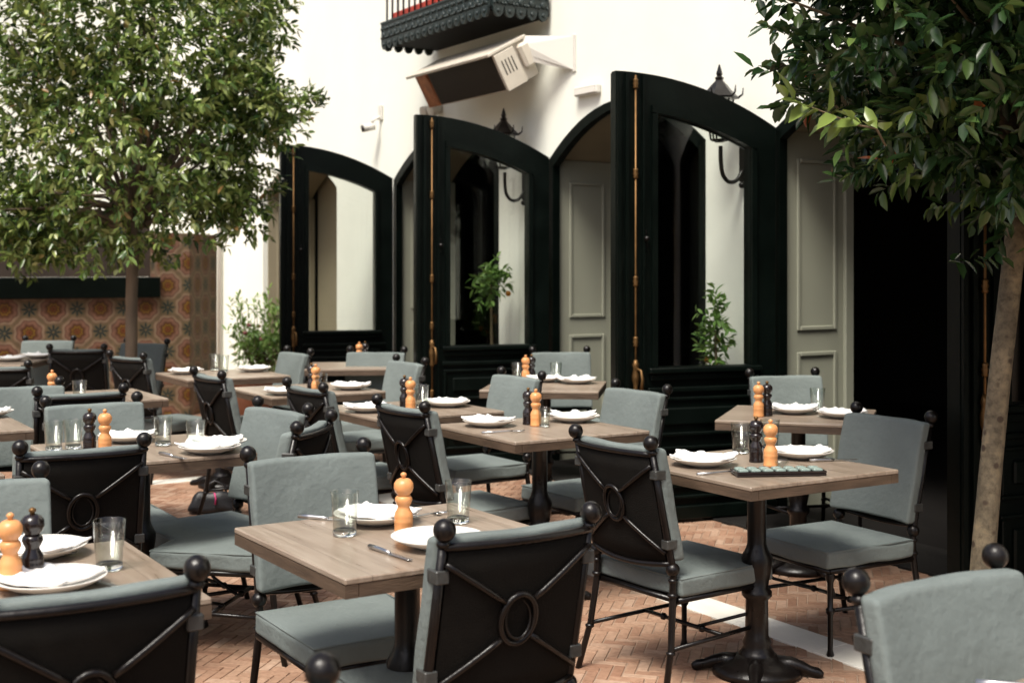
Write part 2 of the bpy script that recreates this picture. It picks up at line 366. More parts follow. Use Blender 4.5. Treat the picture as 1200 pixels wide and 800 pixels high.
# ================================================================== CHAIR
PX=.20                                      # post half spacing
def back_y(x,z):                            # raked, bowed back
    return -.235-.10*max(0,(z-.42))/.45 - .028*(1-(x/PX)**2)
def make_chair():
    root=thing('dining_chair','x','chair')
    iron=M['iron']
    def sf(w): return Vector((w.x,w.y+.01,w.z+.368))
    seat=soft_box(.224,.227,.033,.014,8,crown=.012,fn=sf,wr=.0028,seed=3).build('seat_cushion',M['cushion'],root)
    # piping round the seat
    pz=.399
    pts=[(-.214,-.205,pz),(.214,-.205,pz),(.214,.226,pz),(-.214,.226,pz),(-.214,-.205,pz)]
    pi_=MB(); pi_.tube([(-.219,-.212,pz),(.219,-.212,pz),(.219,.232,pz),(-.219,.232,pz),(-.219,-.212,pz)],.004,6); pi_.build('piping',M['cushion'],seat)
    fr=MB(); fr.box(-.205,.205,-.205,.205,.312,.334,bev=.004)
    for s in (-1,1):
        fr.tube([(s*.208,-.22,.325),(s*.208,.21,.325)],.011,8)
    fr.tube([(-.208,.208,.325),(.208,.208,.325)],.011,8); fr.tube([(-.205,-.22,.325),(.205,-.22,.325)],.011,8)
    fr.build('seat_frame',iron,root)
    # back panel
    z0,z1=.460,.822
    mb=MB(); nx=12; nz=6; vs=[];fs=[]
    for side in (0,1):
        for j in range(nz+1):
            for i in range(nx+1):
                x=-PX+.012+(2*PX-.024)*i/nx; z=z0+(z1-z0)*j/nz+.014*(((x/PX)**2)-1)*(1 if j<nz/2 else 0)*(1-2*j/nz)*1.6
                vs.append((x,back_y(x,z)+(-.006 if side==0 else .006),z))
    W=nx+1; o=(nz+1)*W
    for j in range(nz):
        for i in range(nx):
            fs.append((j*W+i,j*W+i+1,(j+1)*W+i+1,(j+1)*W+i)); fs.append((o+j*W+i+1,o+j*W+i,o+(j+1)*W+i,o+(j+1)*W+i+1))
    for i in range(nx):
        fs.append((nz*W+i,nz*W+i+1,o+nz*W+i+1,o+nz*W+i)); fs.append((i+1,i,o+i,o+i+1))
    mb.add(vs,fs,True); mb.build('back_panel',M['panel'],root)
    # rails and cross
    for z in (.453,.828):
        ra=MB(); ra.tube([( -PX+2*PX*i/12, back_y(-PX+2*PX*i/12,z)-.004, z-(.018*(1-((i-6)/6)**2) if z<.5 else 0)) for i in range(13)],.0095,8); ra.build('back_rail',iron,root)
    cz=.64; cr=MB()
    for sx in (-1,1):
        for sz in (-1,1):
            p=[]
            for k in range(7):
                u=k/6; x=sx*(.040+(PX-.045)*u); z=cz+sz*(.045+(.105)*u)
                p.append((x,back_y(x,z)-.013,z))
            cr.tube(p,[.0075]*7,8)
    ring=[]
    for k in range(25):
        w=2*PI*k/24; x=.047*math.cos(w); z=cz+.060*math.sin(w); ring.append((x,back_y(x,z)-.014,z))
    cr.tube(ring,.0075,8,caps=False)
    cr.tube([(.034*math.cos(2*PI*k/20),back_y(0,cz)-.012,cz+.046*math.sin(2*PI*k/20)) for k in range(21)],.0035,6,caps=False)
    cr.build('cross_brace',iron,root)
    # back cushion
    def bf(w):
        x=w.x; z=w.y+.655; return Vector((x,back_y(x*.95,z)+.034+w.z,z))
    bk=soft_box(.214,.194,.024,.014,10,crown=.006,fn=bf,wr=.002,seed=5); 
    bo=bk.build('back_cushion',M['cushion'],root); fix_normals(bo)
    for s in (-1,1):
        for z in (.52,.76):
            t=MB(); x=s*PX; y=back_y(x,z); t.box(x-.017,x+.017,y-.017,y+.030,z-.016,z+.016,bev=.003); t.build('clamp',M['pewter'],root)
        # rear post with its balls, continuing into rear leg
        x=s*PX
        p=MB(); p.tube([(s*(PX+.03),-.30,.0),(s*(PX+.012),-.255,.17),(x,-.235,.33),(x,-.232,.42),(x,back_y(x,.62),.62),(x,back_y(x,.84),.84)],[.011,.0115,.013,.013,.0125,.011],10)
        for z,rr in ((.155,.016),(.345,.018),(.395,.016)):
            yy=-.235 if z>.3 else -.258; xx=x if z>.3 else s*(PX+.014)
            p.lathe([(.008,-.009),(rr,-.004),(rr,.004),(.008,.009)],14,Matrix.Translation((xx,yy,z)))
        p.lathe([(.013,-.01),(.017,-.002),(.010,.008)],14,Matrix.Translation((x,back_y(x,.838),.838)))
        po=p.build('rear_post',iron,root)
        f=MB(); f.ball((x,back_y(x,.868),.868),.0265); f.build('finial',iron,po)
        f=MB(); f.ball((x,-.235,.432),.0245); f.build('ball_knob',iron,po)
        # front leg
        l=MB(); l.lathe([(.010,0),(.015,.012),(.010,.03),(.0105,.16),(.017,.17),(.017,.182),(.0105,.19),(.012,.28),(.019,.297),(.016,.315),(.012,.33)],14,Matrix.Translation((s*.195,.195,0)))
        l.build('front_leg',iron,root)
        st=MB(); st.tube([(s*.195,.195,.176),(s*(PX+.012),-.255,.165)],.008,8)
        st.build('side_stretcher',iron,root)
    st=MB(); st.tube([(-.202,0,.172),(.202,0,.172)],.008,8)
    for s in (-1,1):
        st.tube([(s*.197,.185,.255),(s*.17,.15,.215),(s*.10,.05,.185),(s*.07,.0,.172)],.0065,8)
        st.lathe([(.006,-.012),(.013,-.005),(.013,.005),(.006,.012)],12,Matrix.Translation((s*.10,0,.172))@Matrix.Rotation(PI/2,4,'Y'))
    st.build('cross_stretcher',iron,root)
    return root

CHAIR=make_chair(); used=[False]
def chair(px,py,ang,label,group='black iron dining chairs with grey green cushions'):
    c=at(px,py,.87); a=R(ang); f=Vector((math.cos(a),math.sin(a),0)); loc=c-f*(-.335); loc.z=0
    o=CHAIR if not used[0] else copy_tree(CHAIR); used[0]=True
    o.location=loc; o.rotation_euler=(0,0,a-PI/2)
    o['label']=label; o['category']='chair'; o['group']=group
    return o

chair(610,609,122,'chair seen from behind in the centre foreground, black back with an X and ring')
chair(360,525.5,302,'chair whose grey cushion rises behind the wide foreground table, its seat tucked beneath')
chair(108,680,122,'chair seen from behind at the bottom left, large black back cut by the frame')
chair(-39,556,302,'chair half cut by the left edge, grey back behind the two nearest pepper mills')
chair(219,812,302,'chair mostly below the frame, only its round finial showing at the bottom')
chair(1088,664,302,'large grey-backed chair in the bottom right corner between two black finials')
chair(717,511,36,'chair seen from behind, whole seat showing, left of the table with the tray')
chair(1046,482,210,'chair facing left at the right end of the table with the black tray')
chair(917,435.5,283,'small chair behind the rear right table, against the sage green door reveal')
chair(656,409,279,'far chair behind the small table between two black doors, cushion facing us')
chair(469,471.5,36,'chair seen from behind in mid row, left of the table with plates at frame centre')
chair(751,452,214,'chair facing left behind the tabletop that reaches the open black door')
chair(611,436.5,214,'chair facing left in the middle row, partly below the small table by the doors')
chair(481,420.5,212,'chair facing left before the middle black door, beside its brass bolt')
chair(357,450,36,'chair seen from behind in the middle row, left of the second table from the centre')
chair(243,436,36,'dark chair seen from behind in front of the tiled wall, left of the far plates')
chair(350,410,214,'far chair facing left under the leftmost black door, next to the bushy potted plant')
chair(148,415,50,'chair hidden mostly behind the brown tree trunk, dark frame turned away')
chair(172,399,248,'far chair with a pale cushion between tree trunk and tiled wall, turned left')
chair(90,406,93,'far chair seen squarely from behind, black back left of the tree trunk')
chair(58,396,272,'farthest left chair with its cushion against the painted tiles')
chair(-6,426,93,'dark chair cut by the left edge below the far plate of napkins')
chair(22,448,300,'chair with pale grey back at the left edge, behind a bare table end')
chair(95,456,118,'chair seen from behind with thin pale top edge, back to back with a grey cushion')
chair(108,467,302,'chair with wide grey back behind the black and wooden mills, left of the trunk')
chair(98,519,120,'chair seen from behind at left with oval ring in its X back and shiny finials')
chair(369,493,170,'chair turned sideways with tilted pale top rail, right of the table with two stacked plates')
chair(331,474,222,'chair with plain grey back leaning toward the left tables, behind the sideways chair')
chair(442,409,262,'farthest centre chair behind the dark round-cornered table, below the leftmost door')

# ================================================================== TABLES
def make_table():
    root=thing('dining_table','x','table'); L=.345
    t=MB(); t.box(-L,L,-L,L,.735,.750,bev=.003); top=t.build('tabletop',M['wood'],root)
    e=MB()
    for s in (-1,1):
        e.box(-L+.001,L-.001,s*(L-.0175)-.0165,s*(L-.0175)+.0165,.704,.7345)
        e.box(s*(L-.0175)-.0165,s*(L-.0175)+.0165,-L+.036,L-.036,.704,.7345)
    e.build('edge_lip',M['edge'],top)
    iron=M['iron']
    c=MB(); c.lathe([(.03,.045),(.075,.055),(.062,.085),(.048,.105),(.052,.12),(.042,.14),(.040,.27),(.054,.285),(.054,.30),(.040,.315),(.052,.38),(.056,.42),(.040,.45),(.034,.47),(.034,.69),(.05,.70),(.05,.71)],20)
    c.build('pedestal_column',iron,root)
    b=MB(); b.lathe([(.16,.012),(.155,.03),(.12,.048),(.085,.06),(.07,.075)],28); b.build('base_dome',iron,root)
    s=MB(); s.box(-.03,.03,-.26,.26,.704,.7345,bev=.003); s.box(-.26,-.0305,-.025,.025,.704,.7345,bev=.003); s.box(.0305,.26,-.025,.025,.704,.7345,bev=.003)
    s.build('top_bracket',iron,root)
    for k in range(4):
        a=PI/4+k*PI/2; d=Vector((math.cos(a),math.sin(a),0)); f=MB()
        f.tube([d*.07+Vector((0,0,.045)),d*.12+Vector((0,0,.046)),d*.155+Vector((0,0,.038)),d*.185+Vector((0,0,.027)),d*.21+Vector((0,0,.021)),d*.23+Vector((0,0,.014))],[.03,.028,.022,.018,.020,.011],12)
        f.ball(d*.215+Vector((0,0,.018)),.018,12,8); f.build('claw_foot',iron,root)
    return root
TABLE=make_table(); tused=[False]; TABS={}
def table(key,loc,ang,label):
    o=TABLE if not tused[0] else copy_tree(TABLE); tused[0]=True
    o.location=(loc.x,loc.y,0); o.rotation_euler=(0,0,R(ang)); o['label']=label; o['category']='table'; o['group']='square wooden pedestal tables'
    TABS[key]=(Vector((loc.x,loc.y,0)),R(ang))
GA=-58
table('A',G(1.55,3.0),GA+1,'wide taupe table in the centre foreground with tumbler and single wooden mill')
table('F',G(.56,3.0),GA,'table at the bottom left with a big empty tumbler on its corner')
table('B',G(3.17,3.42),GA,'table on the right carrying the long black tray')
table('C',G(3.1,4.73),GA,'table at frame centre reaching toward the tallest black door')
table('D',G(2.97,5.72),GA,'second table back in the middle row, partly behind a dark chair back')
table('H',G(2.93,6.95),GA,'third table back in the middle row before the middle black door')
table('S',G(2.88,8.25),GA,'fourth table back in the middle row beside the bushy potted plant')
table('I',Vector((-1.13,9.3,0)),4,'far dark table under the leftmost black door, two mills at its end')
table('Gt',Vector((.20,7.69,0)),-8,'small table squared to us between the middle and tallest black doors')
table('E',Vector((1.376,6.15,0)),-18.4,'rear right table with reflective top, in front of the sage door reveal')
table('J',G(1.42,5.0),GA,'left table with two stacked plates and four tumblers')
table('K',G(.50,4.95),GA,'table just entering at the left edge, one white plate on its end')
table('N',G(.85,6.2),GA,'bare table end at the left edge in front of a pale grey chair back')
table('O',G(1.75,7.2),GA,'left table half hidden behind chair backs, one small wooden mill on it')
table('P',at(62,417),5,'far left table before the tiled wall, between two chairs facing each other')
table('Q',at(-14,424),4,'far table at the left edge carrying a wide plate of napkins')
table('Z',G(2.12,1.05),GA,'nearest table, only its corner showing in the bottom right')

DESC={'A':'on the wide foreground table','F':'on the bottom left table','B':'on the table with the long black tray','C':'on the table reaching the tallest door',
'D':'on the second middle-row table back','H':'on the third middle-row table back','S':'on the table beside the bushy potted plant','I':'on the far dark table under the leftmost door',
'Gt':'on the small table between big doors','E':'on the rear right table','J':'on the left table with four tumblers','K':'on the table clipped at the left edge',
'N':'on the bare-ended table at the left edge','O':'on the left table behind the chair backs','P':'on the far left table before the tiles','Q':'on the far table at the left edge','Z':'on the nearest table, bottom right corner'}
def spot(key,px,py,marg=.03):
    p=at(px,py,.7505); c,a=TABS[key]; d=Vector((p.x-c.x,p.y-c.y,0)); d.rotate(Matrix.Rotation(-a,3,'Z')); m=.345-marg
    q=Vector((max(-m,min(m,d.x)),max(-m,min(m,d.y)),0))
    if (q-d).length>.05: print('CLAMP',key,px,py,round((q-d).length,2))
    q.rotate(Matrix.Rotation(a,3,'Z')); return Vector((c.x+q.x,c.y+q.y,.7505))

def lathe_obj(name,prof,m,parent=None,seg=28): 
    mb=MB(); mb.lathe(prof,seg); return mb.build(name,m,parent)
def make_mill(kind):
    m=M['millwood'] if kind=='wood' else M['millblack']
    r=thing('pepper_mill','x','pepper mill')
    lathe_obj('body',[(.0265,0),(.0275,.006),(.0255,.012),(.026,.04),(.027,.044),(.025,.048),(.0265,.056),(.0245,.068),(.017,.082),(.0165,.088),(.021,.096),(.0245,.106),(.023,.114),(.0185,.119)],m,r,22)
    lathe_obj('head',[(.018,.1195),(.0175,.123),(.0235,.13),(.0275,.142),(.0265,.156),(.019,.167),(.010,.171)],m,r,22)
    lathe_obj('knob',[(.006,.1712),(.0055,.175),(.0085,.179),(.0085,.184),(.004,.188),(.0005,.189)],M['millwood'] if kind=='wood' else M['brass'],r,14)
    return r
MW=make_mill('wood'); MBk=make_mill('black'); fl={}
def proto(o,key):
    if fl.get(key): return copy_tree(o)
    fl[key]=True; return o
def mill(key,px,py,kind,extra='',s=1.0):
    o=proto(MW if kind=='wood' else MBk,'m'+kind); o.location=spot(key,px,py); o.scale=(s*.95,s*.95,s*.88); o.rotation_euler=(0,0,random.uniform(0,6))
    o['label']=('natural orange wood' if kind=='wood' else 'glossy black')+' pepper mill '+DESC[key]+extra; o['category']='pepper mill'; o['group']='pepper and salt mills'
def make_plate():
    return tag(lathe_obj('plate',[(.055,0),(.060,.004),(.088,.012),(.112,.024),(.118,.028),(.1185,.030),(.116,.0305),(.108,.0275),(.085,.017),(.055,.0105),(.0005,.010)],M['ceramic'],None,40),'x','plate')
PLATE=make_plate()
def make_napkins():
    out=[]
    for sd in range(5):
        rn=random.Random(sd+11); A=[rn.uniform(0,6.28) for _ in range(8)]; nx,ny=30,22; a_,b_=.098+rn.uniform(-.01,.008),.062+rn.uniform(-.006,.01)
        px,py=rn.uniform(-.035,.035),rn.uniform(-.015,.015)
        mb=MB(); vs=[]
        for side in (1,0):
            for j in range(ny+1):
                for i in range(nx+1):
                    u=-1+2*i/nx; v=-1+2*j/ny
                    x=u*a_*(1+.07*math.sin(v*3+A[0])+.03*math.sin(v*11+A[1])); y=v*b_*(1+.14*math.sin(u*3+A[2])+.05*math.sin(u*9+A[3]))
                    r1=abs(math.sin(u*4.2+v*1.7+A[4])); r2=abs(math.sin(v*5.5-u*2.3+A[5])); r3=abs(math.sin(u*9+v*7+A[6]))
                    edge=min(1,(1-max(abs(u),abs(v)))*5)
                    h=.004+.007*(1-r1)**2+.006*(1-r2)**2+.002*r3
                    h+=.013*math.exp(-(((x-px)/.022)**2+((y-py)/.016)**2))+.009*math.exp(-(((x+px+.03)/.03)**2+((y+py)/.02)**2))
                    z=(.008+h*(.35+.65*edge)) if side else .002+.004*(1-edge)
                    vs.append((x,y,z+.012*max(0,math.hypot(x,y)-.07)/.04))
        W_=nx+1; o=W_*(ny+1); fs=[]
        for j in range(ny):
            for i in range(nx):
                fs.append((j*W_+i,j*W_+i+1,(j+1)*W_+i+1,(j+1)*W_+i)); fs.append((o+j*W_+i+1,o+j*W_+i,o+(j+1)*W_+i,o+(j+1)*W_+i+1))
        for i in range(nx): fs.append((i+1,i,o+i,o+i+1)); k=ny*W_+i; fs.append((k,k+1,o+k+1,o+k))
        for j in range(ny): k=j*W_; fs.append((k,k+W_,o+k+W_,o+k)); k=j*W_+nx; fs.append((k+W_,k,o+k,o+k+W_))
        mb.add(vs,fs,True); out.append(mb.build('napkin',M['napkin']))
    return out
NAPS=make_napkins()
def plate(key,px,py,which='',nap=True,s=1.0):
    loc=spot(key,px,py,.09); o=proto(PLATE,'pl'); o.location=loc; o.scale=(s,s,s)
    o['label']=('white plate '+which+' '+DESC[key]).replace('  ',' '); o['category']='plate'; o['group']='white dinner plates'
    if nap:
        k=random.randrange(5); n=proto(NAPS[k],'n%d'%k); n.location=loc+Vector((random.uniform(-.01,.01),random.uniform(-.01,.01),.016)); n.rotation_euler=(0,0,random.uniform(-.6,.6)+random.choice((0,PI)))
        n['label']=('white napkin on the plate '+which+' '+DESC[key]).replace('  ',' '); n['category']='napkin'; n['group']='white napkins on plates'
def make_glass():
    r=thing('tumbler','x','glass')
    lathe_obj('bowl',[(.0302,.0165),(.0375,.115),(.0370,.1158),(.0362,.115),(.029,.0165)],M['glass'],r,32)
    lathe_obj('thick_base',[(.0005,.0),(.029,0),(.031,.003),(.0305,.016),(.027,.013),(.0005,.0115)],M['base_glass'],r,32); return r
GL=make_glass()
def glass(key,px,py,which='',s=1.0):
    o=proto(GL,'gl'); o.location=spot(key,px,py,.04); o.scale=(s,s,s)
    o['label']=('clear glass tumbler '+which+' '+DESC[key]).replace('  ',' '); o['category']='glass'; o['group']='clear glass tumblers'
def make_knife():
    mb=MB(); 
    mb.tube([(-.095,0,.006),(-.06,0,.0065),(-.02,0,.006),(0,0,.005)],[.0062,.0065,.0055,.004],8)
    mb.box(0,.09,-.0065,.008,.0035,.0055,bev=.0009); return tag(mb.build('knife',M['steel']),'x','knife')
def make_fork():
    mb=MB(); mb.tube([(-.095,0,.004),(-.04,0,.005),(.02,0,.008),(.04,0,.007)],[.0055,.004,.003,.004],8)
    mb.box(.038,.058,-.010,.010,.006,.0085,bev=.001)
    for k in range(4): mb.tube([(.056,-.0085+.0057*k,.007),(.075,-.0085+.0057*k,.006),(.092,-.0085+.0057*k,.009)],.0015,6)
    return tag(mb.build('fork',M['steel']),'x','fork')
KN=make_knife(); FK=make_fork()
def cut(kind,key,px,py,ang,which=''):
    o=proto(KN if kind=='knife' else FK,kind); o.location=spot(key,px,py,.05); o.rotation_euler=(0,0,R(ang))
    o['label']=('steel '+kind+' '+which+' '+DESC[key]).replace('  ',' '); o['category']=kind; o['group']='table %ss'%kind

# A
plate('A',441,612,'behind the mill'); plate('A',513,640,'by the black chair back',False); glass('A',404,627,'left of the mill'); glass('A',537,612,'behind the chair finial')
mill('A',473,627,'wood'); cut('knife','A',457,650,-52,'lying in front of the mill'); cut('fork','A',497,606,40,'right of the mill'); cut('knife','A',384,609,-20,'beside the left plate')
# F
mill('F',12,689,'wood'); mill('F',38,681,'black'); plate('F',60,690,'in front of the mills'); plate('F',30,640,'behind the mills'); glass('F',128,667,'at the far corner')
cut('knife','F',117,684,-40,'beside the nearest plate'); cut('fork','F',66,645,-45,'beside the farther plate')
# B
plate('B',824,545,'at its left'); plate('B',940,536,'at its right'); glass('B',868,531,'behind the black mill'); glass('B',918,525,'behind the wooden mill'); mill('B',886,541,'black'); mill('B',903,546,'wood')
cut('fork','B',846,555,20,'beside the left plate'); cut('knife','B',978,540,10,'beside the right plate')
# C
plate('C',573,499,'at its left'); plate('C',680,493,'at its right'); mill('C',628,499,'wood'); mill('C',619,497,'black'); glass('C',638,500,'beside the wooden mill',.75); cut('fork','C',590,507,15,'in front of the left plate')
# D
plate('D',524,476,'at its right'); plate('D',430,482,'at its left'); mill('D',481,481,'wood'); mill('D',474,478,'black'); glass('D',494,478,'beside the wooden mill')
# H
plate('H',411,456,'at its right'); plate('H',333,462,'at its left'); mill('H',370,461,'wood'); mill('H',365,459,'black'); glass('H',376,461,'beside the wooden mill')
# S
plate('S',300,435,'at its right'); plate('S',218,438,'at its left'); glass('S',262,436,'at its left end'); glass('S',251,434,'farthest left')
# I
mill('I',421,427,'wood'); mill('I',428,426,'black'); plate('I',443,425,'')
# Gt
mill('Gt',616,447,'wood'); mill('Gt',623,446,'black'); glass('Gt',606,446,'left of the mills'); plate('Gt',676,449,'at its right'); plate('Gt',641,444,'in its middle'); glass('Gt',652,446,'between the two plates')
# E
mill('E',889,488,'wood'); mill('E',899,487,'black'); plate('E',930,484,'in its middle'); glass('E',958,482,'right of the middle plate'); plate('E',987,489,'at its right')
# J
mill('J',105,529,'black'); mill('J',123,530,'wood'); glass('J',191,522,'in its middle'); glass('J',229,527,'beside the stacked plates'); plate('J',256,534,'nearer'); plate('J',270,523,'farther'); glass('J',86,526,'left of the mills'); glass('J',62,528,'at its left end')
cut('knife','J',216,541,-45,'in front of the tumblers'); plate('J',150,517,'behind the mills')
plate('K',4,541,''); plate('N',36,483,''); mill('O',61,470,'wood'); glass('O',95,472,'behind the pale top edge')
plate('P',44,420,''); plate('Q',12,423,''); cut('knife','Z',1190,800,-10,'by the edge')

# black tray with pale cells
c,a=TABS['B']; p=spot('B',912,556,.05)
t=thing('serving_tray','long black tray with two rows of pale green cells on the right table','tray',p,R(6))
mb=MB(); mb.box(-.155,.155,-.045,.045,.001,.010,bev=.003)
for s in (-1,1): mb.box(-.155,.155,s*.0425-.0025,s*.0425+.0025,.0102,.018,bev=.001); mb.box(s*.1525-.0025,s*.1525+.0025,-.0395,.0395,.0102,.018,bev=.001)
mb.build('tray_body',M['millblack'],t)
for i in range(7):
    for j in (-1,1):
        q=soft_box(.0165,.0165,.006,.005,3,crown=.003); o=q.build('cell',M['trayglaze'],t); o.location=(-.129+i*.043,j*.0195,.0175)
# small salt dish + dark bottle
o=lathe_obj('salt_dish',[(.018,0),(.03,.012),(.032,.022),(.029,.022),(.024,.012),(.0005,.008)],M['glass']); o.location=spot('B',914,546); tag(o,'small clear salt dish beside the wooden mill on the right table','dish')

# ================================================================== GROUND
mb=MB(); mb.box(-40,40,-15,60,-.3,0.0); tag(mb.build('ground',M['grout']),kind='structure')
w=.043; k=3; vs=[];fs=[];rn=[]
mb=MB(); rot=R(-58+45); cr_,sr_=math.cos(rot),math.sin(rot)
def inband(n,t): return 3.52<n<3.72 or 8.55<t<8.72
def pave(x0,x1,y0,y1):
    cx,cy=(x0+x1)/2,(y0+y1)/2; X=cx*cr_-cy*sr_; Y=cx*sr_+cy*cr_
    if Y<1.6 or Y>14.5 or abs(X)>.42*Y+1.2: return
    n=S58*X+C58*Y; t=-C58*X+S58*Y
    if (n>4.875 and 1.5<t<15.2) or n>5.3 or inband(n,t): return
    g=.0016; zz=.004+random.uniform(-.0008,.0008); r=random.random(); o=len(vs)
    tx,ty=random.uniform(-.0008,.0008),random.uniform(-.0008,.0008)
    for (x,y,z) in ((x0+g,y0+g,-.001),(x1-g,y0+g,-.001),(x1-g,y1-g,-.001),(x0+g,y1-g,-.001),(x0+g+.002,y0+g+.002,zz+tx+ty),(x1-g-.002,y0+g+.002,zz-tx+ty),(x1-g-.002,y1-g-.002,zz-tx-ty),(x0+g+.002,y1-g-.002,zz+tx-ty)):
        vs.append((x*cr_-y*sr_,x*sr_+y*cr_,z)); rn.append(r)
    fs.extend([(o+4,o+5,o+6,o+7),(o,o+1,o+5,o+4),(o+1,o+2,o+6,o+5),(o+2,o+3,o+7,o+6),(o+3,o,o+4,o+7)])
NN=int(22/w)
for y in range(-NN,NN):
    for m_ in range(-85,85):
        x=y+2*k*m_
        if abs(x)*w<20: pave(x*w,(x+k)*w,y*w,(y+1)*w)
        # vertical brick in column x: rows x-(2k-1) .. x-k
        xx=y+2*k*m_; yy=y-(2*k-1)
        if abs(xx)*w<20: pave(xx*w,(xx+1)*w,yy*w,(yy+k)*w)
mb.add(vs,fs); mb.att['rnd']=rn; tag(mb.build('brick_paving',M['brick']),kind='structure')
mb=MB(); mb2=MB()
for i in range(40):
    t0=-1+i*.45; mb.box(-t0-.447,-t0,3.525,3.715,-.01,.007,bev=.002)
for i in range(16): mb2.box(-8.715,-8.555,3.53-(i+1)*.45,3.527-i*.45,-.01,.007,bev=.002)
tag(mb.build('stone_strip',M['stone'],rotz=GROT),kind='structure'); tag(mb2.build('stone_strip',M['stone'],rotz=GROT),kind='structure')

mb=MB()
for i in range(22): mb.box(-1.5-(i+1)*.62,-1.504-i*.62,4.88,5.36,-.01,.016,bev=.003)
tag(mb.build('dark_fill_strip',M['darkfill'],rotz=GROT),kind='structure')  # added dark strip, carries the doorways' darkness out over the lit floor
# ================================================================== WHITE BUILDING  (local x=-t, y=n)
W=5.35; TH=.60; ZI=H+.82; ZA=H+1.18; TOP=6.2
bld=thing('white_building','tall white plastered building with arched black doorways open to the courtyard','building',(0,0,0),GROT)
OP=[(.95,3.20),(3.42,5.62),(6.24,8.02),(8.76,10.61),(11.9,13.94)]
def arc(t0,t1,n=18,inset=0.0):
    c=(t0+t1)/2; h=(t1-t0)/2-inset; out=[]
    for i in range(n+1):
        u=-1+2*i/n; z=ZI+(ZA-ZI-inset)*math.sqrt(max(0,1-abs(u)**2.2)) if False else ZI+(ZA-inset-ZI)*(1-abs(u)**2.0)
        out.append((-(c+h*(-u)),z))
    return out           # from x=-t1 (left) to x=-t0 (right)
wl=MB(); soffs=[]; edges=[-1.5]+[e for o in OP for e in o]+[15.65]
for i in range(0,len(edges),2): wl.box(-edges[i+1],-edges[i],W,W+TH,0,TOP)
for (t0,t1) in OP:
    A=arc(t0,t1); sof=MB(); soffs.append(sof)
    for (x0,z0),(x1,z1) in zip(A[:-1],A[1:]):
        wl.add([(x0,W,z0),(x1,W,z1),(x1,W,TOP),(x0,W,TOP),(x0,W+TH,z0),(x1,W+TH,z1),(x1,W+TH,TOP),(x0,W+TH,TOP)],[(0,1,2,3),(5,4,7,6)])
        sof.add([(x0,W+.055,z0-.004),(x1,W+.055,z1-.004),(x1,W+TH,z1-.004),(x0,W+TH,z0-.004)],[(0,3,2,1)],True)
        wl.add([(x0,W,z0),(x1,W,z1),(x1,W+TH,z1),(x0,W+TH,z0)],[(0,3,2,1)])
wl.build('wall',M['white'],bld)
for sof in soffs: sof.build('arch_soffit',M['tan'],bld)
for k,(t0,t1) in enumerate(OP):
    jm=M['tan'] if k==4 else M['jamb']
    for side,tt in ((1,t1),(-1,t0)):
        x0=-tt; j=MB(); s=side                      # face lies towards the opening (+x for the t1 jamb)
        j.box(min(x0+s*.003,x0+s*.018),max(x0+s*.003,x0+s*.018),W+.055,W+TH+.02,0,ZI-.002)
        def strip(y0,y1,z0,z1,p=.030): j.box(min(x0+s*.0185,x0+s*p),max(x0+s*.0185,x0+s*p),y0,y1,z0,z1,bev=.004)
        for (za,zb) in ((.22,.95),(1.08,ZI-.16)):
            strip(W+.16,W+.185,za,zb); strip(W+TH-.135,W+TH-.11,za,zb); strip(W+.187,W+TH-.137,zb-.025,zb); strip(W+.187,W+TH-.137,za,za+.025)
        strip(W+TH-.05,W+TH+.02,0,ZI-.01,.045); strip(W+.0555,W+TH-.052,.0,.14,.034)
        j.build('jamb_panel',jm,bld)
    # black frame following the arch
    f=MB(); A=arc(t0,t1); B=[( (x+( .055 if i<len(A)/2 else -.055)*min(1,abs(2*i/(len(A)-1)-1)*3)), z-.055) for i,(x,z) in enumerate(A)]
    for (a0,a1,b0,b1) in zip(A[:-1],A[1:],B[:-1],B[1:]):
        y0,y1=W-.012,W+.05
        f.add([(a0[0],y0,a0[1]),(a1[0],y0,a1[1]),(b1[0],y0,b1[1]),(b0[0],y0,b0[1]),(a0[0],y1,a0[1]),(a1[0],y1,a1[1]),(b1[0],y1,b1[1]),(b0[0],y1,b0[1])],[(0,3,2,1),(4,5,6,7),(3,7,6,2),(0,1,5,4)])
    f.box(-t1,-t1+.055,W-.012,W+.05,0,A[0][1]); f.box(-t0-.055,-t0,W-.012,W+.05,0,A[-1][1])
    if k!=4: f.build('door_frame',M['door'],bld)
# tan inner screen in the leftmost opening
mb=MB(); mb.box(-13.9,-12.6,W+TH+.06,W+TH+.11,.02,2.75); mb.build('inner_screen',M['tan'],bld)
# rooms, painted near black in place of unlit shade
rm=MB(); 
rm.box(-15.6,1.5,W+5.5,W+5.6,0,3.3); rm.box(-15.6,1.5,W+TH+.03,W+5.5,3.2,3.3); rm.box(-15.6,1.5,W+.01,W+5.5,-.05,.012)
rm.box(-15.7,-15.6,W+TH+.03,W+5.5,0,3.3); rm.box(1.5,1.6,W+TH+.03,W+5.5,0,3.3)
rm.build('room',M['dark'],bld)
for t0 in (9.05,6.5,4.6):
    cu=MB()                          # tied-back curtain folds just inside the openings
    for i in range(5): cu.tube([(-t0-.05*i,W+TH+.25+.03*(i%2),0.02),(-t0-.05*i,W+TH+.25+.03*(i%2),2.7)],.035,8)
    cu.build('curtain',M['interior'],bld)

